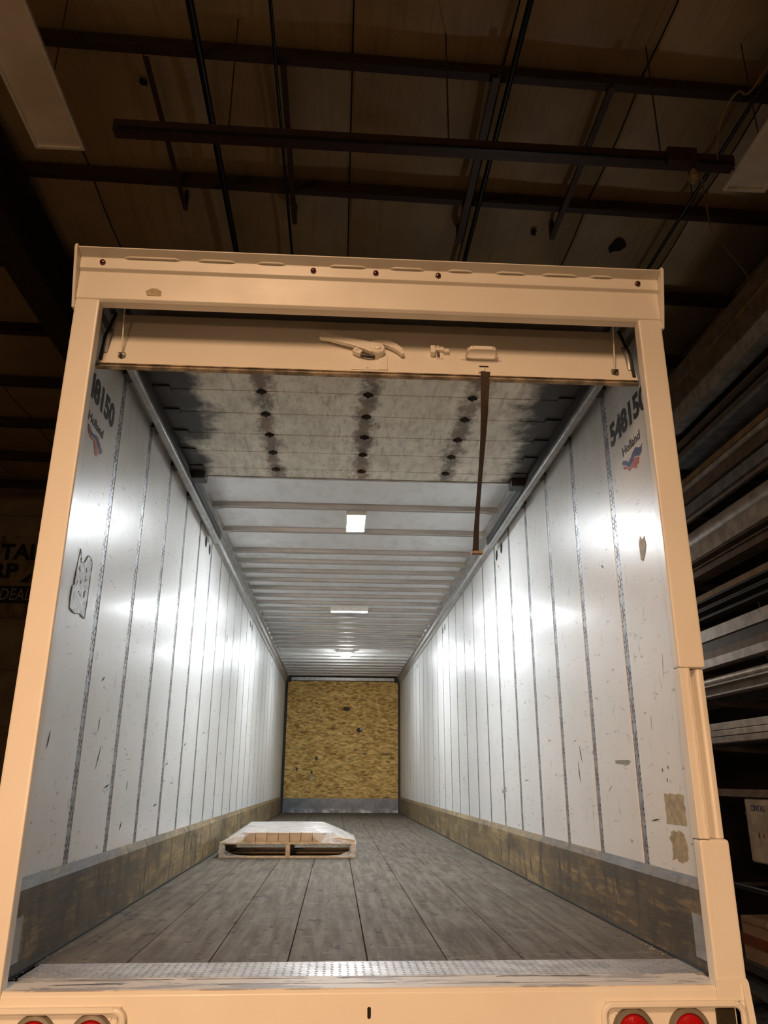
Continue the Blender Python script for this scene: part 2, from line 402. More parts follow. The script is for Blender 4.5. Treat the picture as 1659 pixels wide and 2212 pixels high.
# ================================================================== SETTING: the warehouse
GZ = -1.2
CZ = 6.2
tag(part('floor', box(-14, 6, -14, 19, GZ-.1, GZ), 'concrete'), 'grey concrete floor of the warehouse', 'floor', kind='structure')
ceil = tag(part('ceiling', box(-14, 6, -14, 19, CZ+.06, CZ+.12), 'deep'), 'dim warehouse ceiling with insulation strips between brown purlins', 'ceiling', kind='structure')
tag(part('wall_back', box(-14, 6, 18.8, 19, GZ, CZ+.06), 'shell'), 'far end wall of the warehouse behind the trailer', 'wall', kind='structure')
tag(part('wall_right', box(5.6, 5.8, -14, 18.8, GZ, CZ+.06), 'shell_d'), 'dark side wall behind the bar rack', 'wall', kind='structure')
tag(part('wall_left', box(-14, -13.8, -14, 18.8, GZ, CZ+.06), 'shell'), 'side wall of the warehouse at the left', 'wall', kind='structure')
tag(part('wall_front', box(-13.8, 5.6, -14, -13.8, GZ, CZ+.06), 'shell'), 'warehouse wall behind the viewer', 'wall', kind='structure')
pw = tag(part('wall_partition', box(-13.8, -2.2, 12.55, 12.7, GZ, CZ+.06), 'shell'), 'brown sheeted partition wall carrying the banner', 'wall', kind='structure')
sheets = [GZ, 0.1, 1.55, 2.6, 3.6, 4.85, 5.72, CZ+.05]
for a, b in zip(sheets[:-1], sheets[1:]):
    part('wall_sheet', box(-13.8, -2.2, 12.52, 12.55, a+.012, b-.012), 'shell', pw)

YS = 0.030            # the building stands turned by 1.7 degrees against the trailer
def skew(x, y): return y + YS*x
# insulation strips, sagging between the purlins
purl_y = [-9.9, -8.45, -7.0, -5.55, -4.1, -2.67, -1.23, .22, 1.78, 3.22, 4.66, 6.10, 7.54, 8.98, 10.42, 11.86, 13.3]
edges = [-13.9, -12.3, -10.7, -9.1, -7.9, -6.5, -5.2, -3.95, -2.62, -1.36, -.12, 1.12, 2.30, 3.42, 4.5, 5.59]
for a, b in zip(edges[:-1], edges[1:]):
    mb = MB(); ny = 0; rows = []
    ysamp = []
    for p, q in zip(purl_y[:-1], purl_y[1:]):
        for k in range(5): ysamp.append((p+(q-p)*k/5, math.sin(PI*k/5)))
    for yv, s in ysamp:
        z = CZ - .05*s
        rows.append([(a+.006, skew(a, yv), z+.02), (a+.03, skew(a, yv), z), ((a+b)/2, skew((a+b)/2, yv), z-.025*s), (b-.03, skew(b, yv), z), (b-.006, skew(b, yv), z+.02)])
    for r0, r1 in zip(rows[:-1], rows[1:]):
        for k in range(4): mb.quad(r0[k], r0[k+1], r1[k+1], r1[k])
    part('insulation_strip', mb, 'insul', ceil, smooth=True)
for yv in purl_y:
    x0, x1 = -13.7, 5.5
    mb = MB()
    def P(p, q): return [(x0, skew(x0, yv)+p, q), (x1, skew(x1, yv)+p, q)]
    prof = [(-.07, 6.00), (.005, 6.00), (.005, 6.165), (.075, 6.165), (.075, 6.175), (-.005, 6.175), (-.005, 6.01), (-.062, 6.01), (-.062, 6.03), (-.07, 6.03)]
    mb.prism(prof, lambda t, p, q: (t, skew(t, yv)+p, q), x0, x1)
    part('purlin', mb, 'purlin', ceil)
# rafters
for rx in (-3.28, 4.75):
    mb = MB()
    mb.box(rx-.15, rx+.15, -13.7, 18.7, 5.32, 5.345).box(rx-.008, rx+.008, -13.7, 18.7, 5.345, 5.96).box(rx-.15, rx+.15, -13.7, 18.7, 5.96, 5.985)
    part('rafter', mb, 'rafter', ceil)
# torn spots in the insulation facing
for (tx, ty, s) in ((-.12, .62, .07), (1.83, 3.75, .07), (2.78, 3.9, .16), (-1.85, 2.1, .06)):
    rr = random.Random(int(tx*100)); pts = []
    for k in range(9):
        a = 2*PI*k/9; r = s*rr.uniform(.5, 1.1); pts.append((tx+r*.6*math.cos(a), ty+r*math.sin(a)))
    part('torn_patch', poly(pts, lambda u, v, n: (u, v, CZ-.085+n), .004), 'deep', ceil)

# pipes, straps and the strut under the ceiling
def ceil_pipe(x, y0, y1, z, r, label, hang=True, mname='pipe', name='ceiling_pipe', dx=0.0):
    t = thing(name, (x, y0, z), label, 'pipe')
    part('pipe_run', MB().tube([(x, y0, z), (x+dx, y1, z)], r, 10), mname, t, smooth=True)
    for yv in (y0+(y1-y0)*.25, y0+(y1-y0)*.75):
        xx = x+dx*(yv-y0)/(y1-y0)
        part('pipe_hanger', MB().tube([(xx, yv, z+r*.5), (xx, yv, CZ-.04)], .006, 6), 'strut', t)
        part('coupling', MB().tube([(x+dx*(yv-.3-y0)/(y1-y0), yv-.30, z), (x+dx*(yv-.22-y0)/(y1-y0), yv-.22, z)], r*1.25, 10), mname, t, smooth=True)
    return t
ceil_pipe(-1.285, -5.0, 12.0, 5.88, .030, 'thick black pipe crossing under the ceiling above the trailer roof, left of centre')
ceil_pipe(1.15, -5.0, 12.0, 5.88, .024, 'dark pipe under the ceiling, right of centre above the trailer', dx=-.06)
ceil_pipe(-.735, -5.0, 12.0, 5.92, .014, 'thin dark conduit running along the ceiling beside a brown strap', dx=.05)
ceil_pipe(3.10, -.3, 12.0, 5.80, .017, 'thin pipe with a pale glint descending from the right light fixture', dx=-.10)
def strap_bar(x, y0, y1, z, wd, label):
    t = thing('bridging_strap', (x, y0, z), label, 'strap')
    part('strap_body', MB().prism([(-wd/2, 0), (wd/2, 0), (wd/2, .006), (-wd/2+.006, .006), (-wd/2+.006, .04), (-wd/2, .04)], lambda tt, p, q: (x+p, tt, z+q), y0, y1), 'strut', t)
    part('end_clip', box(x-wd*.35, x+wd*.35, y1-.05, y1+.02, z+.006, CZ-.06), 'strut', t)
strap_bar(-1.72, 1.70, 3.42, 5.94, .045, 'brown bridging strap under the ceiling, leftmost, beside the thick black pipe')
strap_bar(-.66, 1.70, 3.55, 5.94, .05, 'brown bridging strap under the ceiling beside the thin conduit')
strap_bar(1.03, 1.72, 3.75, 5.94, .06, 'brown bridging strap under the ceiling beside the right-of-centre pipe')
strap_bar(1.98, 1.75, 3.62, 5.94, .05, 'brown bridging strap under the ceiling near the bare bulb')
st = thing('strut_channel', (.46, 1.5, 5.02), 'long brown steel strut hanging crosswise below the ceiling purlins', 'strut')
part('channel', MB().prism([(-.045, -.03), (.045, -.03), (.045, .06), (.03, .06), (.03, -.018), (-.03, -.018), (-.03, .06), (-.045, .06)], lambda t, p, q: (t, 1.53+p+YS*.4*t, 5.02+q), -1.80, 2.74), 'strut', st)
part('front_lip', MB().prism([(-.058, -.034), (-.045, -.034), (-.045, -.012), (-.058, -.012)], lambda t, p, q: (t, 1.53+p+YS*.4*t, 5.02+q), -1.76, 2.72), 'pipe', st)
for xx in (-1.0, .6, 2.2):
    part('threaded_rod', MB().tube([(xx, 1.53+YS*.4*xx, 5.03), (xx, 1.53+YS*.4*xx, CZ-.04)], .006, 6), 'strut', st)
bb = thing('bare_bulb', (2.30, 1.50, 4.97), 'bare unlit pear-shaped bulb in a box fixed to the strut', 'light bulb')
part('junction_box', box(2.20, 2.42, 1.44, 1.52, 4.93, 5.06), 'strut', bb, .006)
part('socket', MB().lathe([(.022, 0), (.022, -.05)], (2.38, 1.47, 4.93), (0, 0, 1), 12), 'strut', bb)
part('bulb', MB().lathe([(.016, 0), (.022, -.02), (.042, -.06), (.046, -.085), (.034, -.115), (.01, -.13)], (2.38, 1.47, 4.885), (0, 0, 1), 16), 'glass_bulb', bb, smooth=True)

def fixture(x0, x1, y0, y1, z, label):
    t = thing('strip_light_fixture', ((x0+x1)/2, (y0+y1)/2, z), label, 'light fixture', 'unlit strip lights')
    part('housing', MB().prism([(x0, z+.004), (x1, z+.004), (x1-.06, z+.09), (x0+.06, z+.09)], yprof, y0, y1), 'fix', t, .004)
    fr = MB(); b = .022
    for a in ((x0, x1, y0, y0+b), (x0, x1, y1-b, y1), (x0, x0+b, y0+b, y1-b), (x1-b, x1, y0+b, y1-b)): fr.box(*a, z-.022, z+.006)
    part('frame_rim', fr, 'fix', t)
    part('diffuser', box(x0+b, x1-b, y0+b, y1-b, z-.008, z+.004), 'diff', t)
    for yv in (y0+.3, y1-.3):
        part('hanger_chain', MB().tube([((x0+x1)/2, yv, z+.09), ((x0+x1)/2, yv, CZ-.05)], .005, 6), 'strut', t)
    return t
fixture(-2.40, -2.05, -.78, 1.675, 5.0, 'unlit white strip light fixture hanging at upper left')
fr = fixture(2.765, 3.10, -.70, 1.775, 5.0, 'unlit white strip light fixture hanging at upper right')
part('power_cord', MB().tube(smooth_path([(2.95, .7, 6.1), (2.86, .86, 5.55), (2.70, 1.0, 5.26), (2.62, 1.06, 5.17), (2.55, 1.03, 5.16), (2.50, 1.10, 5.12), (2.50, 1.25, 5.06), (2.60, 1.50, 5.02), (2.72, 1.60, 5.03), (2.80, 1.62, 5.05)]), .007, 6), 'bar_tan', fr, smooth=True)
cord = tag(part('hanging_cord', MB().tube([(3.03, 2.5, 5.80), (3.04, 2.5, 5.22), (3.33, 2.55, 4.80), (3.40, 2.6, 4.40)], .007, 6), 'bar_tan'), 'slack tan cord hanging over the bar rack', 'cord')

# banner on the partition wall
def wp(u, v, n): return (u, 12.515-n, v)
ban = thing('wall_banner', (-7.0, 12.5, 3.7), 'creased cloth banner with black serif lettering on the partition wall', 'banner')
mb = MB(); nx = 14; nz = 8
def bz(i, j):
    x = -8.6+2.9*i/nx; z = 3.62+1.66*j/nz
    return (x, 12.495-.012*math.sin(x*5+z*4), z)
for i in range(nx):
    for j in range(nz): mb.quad(bz(i, j), bz(i+1, j), bz(i+1, j+1), bz(i, j+1))
part('cloth', mb, 'banner', ban, smooth=True)
def bt(x0, z0): return lambda u, v, n: (x0+u, 12.478-n, z0+v)
place('lettering', text_mesh('TAL', 'ink', .33, .80, bt(-6.92, 4.78), .003, .035), ban)
place('lettering', text_mesh('RP', 'ink', .31, .52, bt(-7.03, 4.40), .003, .035), ban)
part('lettering', poly([(-6.46, 4.33), (-6.28, 4.31), (-6.24, 4.52)], lambda u, v, n: (u, 12.478-n, v), .003), 'ink', ban)
part('dark_stripe', box(-8.6, -5.75, 12.468, 12.478, 3.90, 4.24), 'ink', ban)
place('lettering', text_mesh('DEAL', 'banner_l', .23, .60, lambda u, v, n: (-6.79+u, 12.466-n, 3.96+v), .003, .0, .12), ban)

# ================================================================== THE TRAILER
W = 1.295; A = 1.187; B = 1.2514; L = 14.42; H1 = 2.612; ROOFZ = 2.80; RAILZ = 2.63; KZ = .312
tr = thing('semi_trailer', (0, 7.2, GZ), 'empty white box trailer with its roll-up door raised, seen from behind', 'trailer')
# --- rear header
prof = [(0, H1+.012), (.012, H1), (.052, H1-.004), (.052, 2.68), (.085, 2.70), (.085, 2.80), (.02, 2.868), (-.055, 2.848), (-.057, 2.842), (-.014, 2.822), (-.014, 2.768), (0, 2.757)]
hd = part('rear_header', MB().prism(prof, xprof, -1.292, 1.292), 'cream', tr, .003)
for s in (-1, 1):
    pr = [(.06, 2.575), (.0, 2.575), (-.022, 2.655), (-.066, 2.838), (-.06, 2.856), (.03, 2.872), (.06, 2.872)]
    part('end_plate', MB().prism(pr, lambda t, p, q: (t, p, q), s*1.292, s*1.304), 'cream', hd, .002)
for x in (-1.193, -.273, .005, .285, 1.197):
    part('marker_light', MB().lathe([(.013, .012), (.013, -.004), (.011, -.009), (.004, -.012)], (x, -.014, 2.796), (0, 1, 0), 16), 'marker', hd, smooth=True)
for x0, x1 in ((-1.1, -.86), (-.78, -.62), (-.52, -.40), (-.2, -.04), (.07, .22), (.33, .44), (.55, .68), (.76, .92), (.98, 1.08)):
    part('sealant_bead', MB().tube([(x0, -.016, 2.822), (x0+.02, -.022, 2.823), (x1-.02, -.022, 2.823), (x1, -.016, 2.822)], [.003, .005, .005, .003], 6), 'cream', hd, smooth=True)
part('bare_patch', poly([(-.998, 2.668), (-.99, 2.645), (-.93, 2.645), (-.93, 2.668), (-.95, 2.682), (-.975, 2.682)], lambda u, v, n: (u, -.0012+n*0-n*.2, v), .001), 'residue', hd)
# --- posts
pl = part('rear_post', MB().box(-W, -A, 0, .06, -.36, H1+.01), 'cream', tr, .012)
pr_ = MB().box(A, W, 0, .06, 1.07, H1+.01)
pr_ = part('rear_post', pr_, 'cream', tr, .012)
part('post_lower_box', box(A, W+.004, 0, .06, -.36, .46), 'cream', pr_, .012)
part('recessed_guide', MB().prism([(A, 0), (A+.042, 0), (A+.046, .050), (A+.066, .056), (A+.072, .020), (A+.082, .014), (W-.006, .018), (W-.006, .06), (A, .06)], zprof, .4605, 1.0695), 'cream', pr_, .004)
part('weld_bead', MB().tube([(A+.030+.002*math.sin(k*1.7), -.001, .46+.61*k/24) for k in range(25)], .0035, 6), 'cream', pr_, smooth=True)
for s in (-1, 1):
    part('post_return', MB().box(min(s*1.193, s*1.2514), max(s*1.193, s*1.2514), .058, .064, 0, 2.62), 'rail', pl if s < 0 else pr_)
    part('post_back', MB().box(min(s*1.2514, s*W), max(s*1.2514, s*W), .06, .102, -.1, 2.62), 'cream', pl if s < 0 else pr_)
part('dark_gap', box(1.2440, 1.2500, .066, .104, .05, .90), 'torn_e', pr_)
# --- rear sill and bumper face
sl = part('rear_sill', MB().prism([(0, -.36), (.17, -.36), (.17, 0), (.012, 0), (0, -.012)], xprof, -A, A), 'cream', tr, .003)
part('worn_top', box(-A, A, .010, .172, -.002, .0015), 'sill', sl)
for s in (-1, 1): part('sill_end', box(min(s*A, s*W), max(s*A, s*W), .0, .17, -.36, -.004), 'cream', sl)
tp = MB(); tp.box(-1.2, 1.24, .172, .405, -.004, .0025)
tread = part('tread_plate', tp, 'tread', sl)
lug = MB(); k = 0
for ix in range(84):
    for iy in range(8):
        x = -1.18+ix*.0287; y = .184+iy*.0285
        a = .6 if (ix+iy) % 2 else -.6; l = .0095; wd = .0028
        dx, dy = math.cos(a)*l, math.sin(a)*l; ex, ey = -math.sin(a)*wd, math.cos(a)*wd
        lug.quad((x-dx, y-dy, .0026), (x+ex, y+ey, .0026), (x, y, .0048)); lug.quad((x+dx, y+dy, .0026), (x-ex, y-ey, .0026), (x, y, .0048))
        lug.quad((x+ex, y+ey, .0026), (x+dx, y+dy, .0026), (x, y, .0048)); lug.quad((x-ex, y-ey, .0026), (x-dx, y-dy, .0026), (x, y, .0048))
lo = part('tread_lugs', lug, 'tread', sl); lo['kind'] = 'stuff'
part('drain_slot', poly([(.006+.006*math.cos(a), -.068+.011*(1 if math.sin(a) >= 0 else -1)+.006*math.sin(a)) for a in [2*PI*i/16 for i in range(16)]], lambda u, v, n: (u, -.0005-n, v), .0015), 'deep', sl)
# gouge lines on the sill top
for (x0, x1, y0, wd) in ((-.62, -.20, .150, .010), (-.1, .35, .158, .006), (.46, .80, .152, .014), (-1.02, -.66, .148, .009), (-.5, .1, .075, .004), (.2, 1.0, .06, .003)):
    rr = random.Random(int(x0*1000)); n = 14; top = []; bot = []
    for i in range(n+1):
        x = x0+(x1-x0)*i/n; top.append((x, y0+wd*rr.uniform(.2, 1)*(0 if i in (0, n) else 1))); bot.append((x, y0-wd*rr.uniform(0, .4)))
    part('paint_gouge', poly(top+bot[::-1], lambda u, v, n: (u, v, .0015+n), .0006), 'torn_e', sl)
# tail light boxes
def light_box(s):
    x0, x1 = (-1.29, -.787) if s < 0 else (.787, 1.262)
    pts = []
    r = .03; zt, zb = -.05, -.21
    for cx, cz, a0 in ((x1-r, zt-r, PI/2), (x1-r, zb+r, 0), (x0+r, zb+r, -PI/2), (x0+r, zt-r, -PI)):
        for kk in range(6):
            a = a0-PI/2*kk/5; pts.append((cx+r*math.cos(a), -.018, cz+r*math.sin(a)))
    pts.append(pts[0])
    g = part('light_guard', MB().tube(pts, .011, 8), 'cream', sl, smooth=True)
    part('guard_lip', MB().box(x0+.01, x1-.01, -.014, 0, zt+.0, zt+.008), 'cream', sl)
    part('lamp_plate', box(x0+.02, x1-.02, -.006, 0, zb+.01, zt-.01), 'cream', sl)
    for x in ((-1.062, -.884) if s < 0 else (.884, 1.074)):
        zc = -.127
        part('lamp_grommet', MB().lathe([(.070, .0), (.070, -.010), (.064, -.018), (.054, -.020), (.052, -.012)], (x, -.005, zc), (0, 1, 0), 28), 'grommet', sl, smooth=True)
        part('tail_lamp', MB().lathe([(.053, 0), (.052, -.014), (.045, -.024), (.02, -.029), (.001, -.030)], (x, -.006, zc), (0, 1, 0), 28), 'lens', sl, smooth=True)
    x = -1.215 if s < 0 else 1.203
    part('side_marker', box(x-.034, x+.034, -.016, -.004, -.20, -.062), 'smoke', sl, .006)
    for x in (-.83, -1.245) if s < 0 else (.83,):
        part('rivet', MB().lathe([(.006, 0), (.005, -.004), (.001, -.005)], (x, -.006, -.075), (0, 1, 0), 10), 'cream', sl)
light_box(-1); light_box(1)
part('corner_gusset', MB().prism([(0, .02), (-.012, .01), (-.03, -.10), (-.03, -.36), (0, -.36)], lambda t, p, q: (t, p, q), 1.274, 1.296), 'cream', sl)
part('corner_filler', box(1.260, 1.276, -.006, 0, -.36, -.044), 'cream', sl)
part('corner_bracket', box(1.19, 1.276, -.008, .0, -.045, .02), 'cream', sl, .002)

# --- side walls
strips_y = [.703+.598*k for k in range(23)]
sw_ = .058
def strip_mesh():
    mb = MB()
    cols = [-.029, -.0225, -.0145, -.0035, .0035, .0145, .0225, .029]
    z0, z1 = KZ-.01, RAILZ+.03
    per = .15; np_ = int((z1-z0)/per)+1
    rows = [0, .008, .020, .032, .040, .056, .068, .080, .092, .110, .122, .134, .15]
    def hole(ci, zr):
        zc = zr % per
        if ci == 3: return .040 <= zc < .110
        if ci in (1, 5): return (.008 <= zc < .020) or (.032 <= zc < .040) or (.056 <= zc < .068) or (.080 <= zc < .092) or (.110 <= zc < .122) or (.134 <= zc < .146 and False)
        return False
    for p in range(np_):
        for a, b in zip(rows[:-1], rows[1:]):
            za, zb = z0+p*per+a, z0+p*per+b
            if za >= z1: continue
            zb = min(zb, z1)
            c = 0
            while c < 7:
                if hole(c, a+1e-6): c += 1; continue
                e = c
                while e+1 < 7 and not hole(e+1, a+1e-6): e += 1
                mb.quad((0, cols[c], za), (0, cols[e+1], za), (0, cols[e+1], zb), (0, cols[c], zb)); c = e+1
    # folded edges
    mb.quad((0, cols[0], z0), (.012, cols[0], z0), (.012, cols[0], z1), (0, cols[0], z1))
    mb.quad((0, cols[7], z0), (.012, cols[7], z0), (.012, cols[7], z1), (0, cols[7], z1))
    return mb.mesh('logistic_strip', 'strip')
strip_me = strip_mesh()
panel_me = {}
for s in (-1, 1):
    x_in, x_bk, x_out = s*B, s*(B+.016), s*W
    wall = part('side_wall', box(min(x_bk, x_out), max(x_bk, x_out), .104, L+.08, -.10, ROOFZ), 'deep', tr)
    part('outer_skin', box(min(x_out, x_out+s*.004), max(x_out, x_out+s*.004), .10, L+.08, -.10, ROOFZ), 'cream', wall)
    ys = [.066-sw_/2-.002]+strips_y+[L+sw_/2]
    for i, (a, b) in enumerate(zip(ys[:-1], ys[1:])):
        a2, b2 = a+sw_/2+.003, b-sw_/2-.003
        key = round(b2-a2, 3)
        if key not in panel_me:
            panel_me[key] = box(0, .012, -key/2, key/2, KZ-.02, RAILZ+.04).mesh('wall_panel', 'wall', .0012)
        yc = (a2+b2)/2
        place('wall_panel', panel_me[key], wall, (x_in if s > 0 else x_in-.012, yc, 0))
    for y in strips_y:
        o = place('logistic_strip', strip_me, wall, (x_in+s*.002, y, 0))
        if s < 0: o.scale = (-1, 1, 1)
    part('strip_backing', box(min(x_in+s*.0142, x_bk), max(x_in+s*.0142, x_bk), .2, L, KZ, RAILZ), 'deep', wall)
    # kick boards
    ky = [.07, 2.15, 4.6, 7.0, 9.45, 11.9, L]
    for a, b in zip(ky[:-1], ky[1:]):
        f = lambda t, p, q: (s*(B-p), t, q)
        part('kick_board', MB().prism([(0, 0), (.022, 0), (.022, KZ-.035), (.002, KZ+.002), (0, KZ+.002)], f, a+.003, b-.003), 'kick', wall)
    part('kick_joint_strip', box(min(s*(B-.030), s*(B-.0)), max(s*(B-.030), s*B), .14, L-.02, -.002, .010), 'black', wall)
    part('steel_corner_plate', box(min(s*(B-.026), s*(B-.0225)), max(s*(B-.026), s*(B-.0225)), .135, .225, .045, .19), 'rail', wall)
    # vent holes
    for yy, zz in ((3.375, 2.535), (3.58, 2.528), (7.0, 2.53), (7.2, 2.52), (10.6, 2.52)):
        part('vent_hole', MB().lathe([(.047, 0), (.047, .0015)], (s*(B+.0), yy, zz), (-s, 0, 0), 18), 'deep', wall)
        part('vent_rim', MB().tube([(s*(B-.001), yy+.048*math.cos(2*PI*k/16), zz+.048*math.sin(2*PI*k/16)) for k in range(17)], .002, 5), 'wall', wall)
    # lettering and emblem
    if s > 0: fn = lambda u0, v0: (lambda u, v, n: (B-.0005-n, u0-u, v0+v))
    else: fn = lambda u0, v0: (lambda u, v, n: (-B+.0005+n, u0+u, v0+v))
    if s > 0:
        place('number_lettering', text_mesh('548150', 'ink', .126, .485, fn(.640, 2.268), .001, .045), wall)
        place('name_lettering', text_mesh('Holland', 'ink', .046, .225, fn(.497, 2.160), .001, .012), wall)
        blue = [(.521, 2.132), (.50, 2.140), (.464, 2.128), (.438, 2.106), (.40, 2.118), (.37, 2.134), (.333, 2.142), (.296, 2.124), (.275, 2.120), (.257, 2.128), (.272, 2.095), (.30, 2.085), (.333, 2.098), (.362, 2.106), (.395, 2.088), (.434, 2.080), (.47, 2.105), (.50, 2.118)]
        red = [(.505, 2.112), (.47, 2.097), (.436, 2.074), (.398, 2.080), (.366, 2.098), (.335, 2.092), (.304, 2.080), (.318, 2.052), (.335, 2.060), (.349, 2.040), (.385, 2.060), (.41, 2.066), (.436, 2.060), (.45, 2.078), (.48, 2.092), (.501, 2.094)]
    else:
        place('number_lettering', text_mesh('548150', 'ink', .126, .48, fn(.112, 2.268), .001, .045), wall)
        place('name_lettering', text_mesh('Holland', 'ink', .044, .225, fn(.240, 2.162), .001, .012), wall)
        blue = [(.250, 2.142), (.262, 2.146), (.290, 2.130), (.327, 2.126), (.370, 2.141), (.409, 2.136), (.443, 2.122), (.480, 2.108), (.470, 2.088), (.452, 2.084), (.418, 2.108), (.400, 2.116), (.371, 2.122), (.343, 2.115), (.300, 2.112), (.275, 2.126), (.252, 2.136)]
        red = [(.246, 2.132), (.272, 2.122), (.30, 2.106), (.345, 2.110), (.372, 2.117), (.398, 2.110), (.43, 2.074), (.412, 2.052), (.390, 2.050), (.365, 2.082), (.345, 2.100), (.318, 2.096), (.287, 2.096), (.262, 2.112)]
    pf = (lambda u, v, n: (B-.0006-n, u, v)) if s > 0 else (lambda u, v, n: (-B+.0006+n, u, v))
    part('emblem_blue', poly(blue, pf, .0012), 'blue', wall); part('emblem_red', poly(red, pf, .0012), 'red', wall)
    def jag(y0, y1, z0, z1, n, seed, j=.25):
        rr = random.Random(seed); P_ = []
        cx, cz = (y0+y1)/2, (z0+z1)/2
        for k in range(n):
            a = 2*PI*k/n; ca, sa = math.cos(a), math.sin(a); m_ = max(abs(ca), abs(sa)); q = 1-j*rr.random()
            P_.append((cx+(y1-y0)/2*ca/m_*q, cz+(z1-z0)/2*sa/m_*q))
        return P_
    if s > 0:
        part('sticker_residue', poly(jag(.235, .435, .49, .61, 40, 1, .10), pf, .0008), 'residue', wall)
        part('sticker_residue', poly(jag(.25, .42, .35, .475, 40, 2, .28), pf, .0008), 'residue', wall)
        part('torn_sticker', poly([(.415, 1.715), (.405, 1.67), (.40, 1.725), (.385, 1.72), (.375, 1.66), (.372, 1.70), (.345, 1.71), (.335, 1.66), (.36, 1.625), (.385, 1.60), (.41, 1.615)], pf, .0012), 'residue', wall)
        part('tape_strip', poly([(.99, .752), (.99, .738), (.82, .728), (.78, .745), (.82, .750)], pf, .0008), 'grey_tape', wall)
        for (yy, zz, l, a) in ((.93, 1.72, .05, .7), (.30, 1.12, .10, -1.4), (.42, .70, .02, 1.2), (.38, .66, .02, 1.4), (.36, .71, .02, .9), (1.1, .62, .06, -.5), (1.55, .80, .10, 1.2), (1.6, .70, .12, 1.4), (2.2, .9, .05, .3), (.55, .50, .10, -.12)):
            dy, dz = math.cos(a)*l/2, math.sin(a)*l/2; wn = .004
            part('scuff', poly([(yy-dy, zz-dz), (yy+dz*.1+wn, zz-dy*.1), (yy+dy, zz+dz), (yy-wn, zz+wn)], pf, .0008), 'mark', wall)
        part('orange_tag', poly([(3.53, 2.43), (3.545, 2.43), (3.52, 2.40), (3.50, 2.385), (3.495, 2.395)], pf, .0008), 'orange', wall)
        part('orange_tag', poly([(5.1, 2.04), (5.14, 2.04), (5.14, 1.97), (5.1, 1.97)], pf, .0008), 'orange', wall)
    else:
        tear = [(.367, 1.60), (.385, 1.57), (.395, 1.548), (.42, 1.55), (.442, 1.562), (.475, 1.60), (.51, 1.60), (.542, 1.586), (.540, 1.53), (.541, 1.45), (.535, 1.325), (.46, 1.335), (.40, 1.322), (.328, 1.333), (.322, 1.36), (.325, 1.426), (.345, 1.437), (.35, 1.50)]
        part('torn_film', poly(tear, pf, .002), 'torn', wall)
        for a, b in zip(tear, tear[1:]+tear[:1]):
            if math.dist(a, b) > .015 and random.random() < .75:
                mx, mz = (a[0]+b[0])/2, (a[1]+b[1])/2
                part('torn_film_edge', poly([a, (mx+.006, mz+.002), b, (mx-.006, mz-.004)], lambda u, v, n: (-B+.0026+n, u, v), .001), 'torn_e', wall)
        rt_ = random.Random(21)
        for k in range(12):
            yy, zz = rt_.uniform(.37, .51), rt_.uniform(1.37, 1.56); l = rt_.uniform(.008, .035); wq = rt_.uniform(.003, .012); sl_ = rt_.uniform(-.02, .02)
            part('torn_film_edge', poly([(yy, zz), (yy+wq, zz+l*.3), (yy+sl_+wq*.4, zz+l), (yy+sl_-wq*.5, zz+l*.6)], lambda u, v, n: (-B+.0026+n, u, v), .001), 'torn_e', wall)
        for (yy, zz, l, a) in ((.30, .80, .07, 1.3), (.93, 1.11, .06, .5), (1.55, .42, .06, .9), (1.6, .62, .05, 1.3), (1.2, .62, .1, .2), (2.35, .5, .12, .1), (2.6, .75, .08, .3), (1.0, .75, .12, 1.1), (3.2, .9, .1, .3), (.95, .9, .07, 1.4)):
            dy, dz = math.cos(a)*l/2, math.sin(a)*l/2; wn = .005
            part('scuff', poly([(yy-dy, zz-dz), (yy+wn, zz-wn), (yy+dy, zz+dz), (yy-wn, zz+wn)], pf, .0008), 'mark', wall)
        part('orange_tag', poly([(5.0, 2.04), (5.04, 2.04), (5.04, 1.97), (5.0, 1.97)], pf, .0008), 'orange', wall)

# --- front wall
fwl = part('front_wall', box(-W, W, L+.02, L+.10, -.10, ROOFZ), 'black', tr)
part('osb_panel', box(-1.195, 1.207, L-.012, L+.019, .282, 2.688), 'osb', fwl)
part('kick_plate', box(-1.20, 1.212, L-.022, L+.019, 0, .282), 'steelplate', fwl)
part('top_channel', box(-1.12, 1.12, L-.05, L+.019, 2.70, 2.765), 'rail', fwl)
for s in (-1, 1):
    part('corner_post', box(min(s*1.208, s*1.2505), max(s*1.208, s*1.2505), L-.03, L+.019, 0, 2.74), 'black', fwl)
    part('corner_clip', box(min(s*1.13, s*1.22), max(s*1.13, s*1.22), L-.08, L-.03, 2.665, 2.75), 'black', fwl)
fo = lambda u, v, n: (u, L-.0122-n, v)
for (x, z, a, b, m) in ((.09, 2.10, .10, .055, 'strap'), (.37, 1.66, .07, .06, 'strap'), (.40, 1.68, .025, .03, 'banner_l'), (-.95, 1.27, .045, .02, 'banner_l'), (-.53, 1.08, .04, .05, 'mark'), (.50, 1.17, .06, .018, 'mark'), (.95, 1.17, .10, .018, 'mark'), (-.62, .68, .022, .08, 'banner_l'), (-.62, .80, .03, .04, 'mark'), (-.94, .86, .03, .035, 'mark'), (-.07, 2.50, .04, .01, 'mark'), (-.48, 2.52, .015, .02, 'mark'), (.22, 1.05, .03, .06, 'residue')):
    rr = random.Random(int(x*991+z*77)); pts = [(x+a*math.cos(2*PI*k/11)*rr.uniform(.6, 1.1), z+b*math.sin(2*PI*k/11)*rr.uniform(.6, 1.1)) for k in range(11)]
    part('board_gouge', poly(pts, fo, .0012 if m != 'banner_l' else .002), m, fwl)

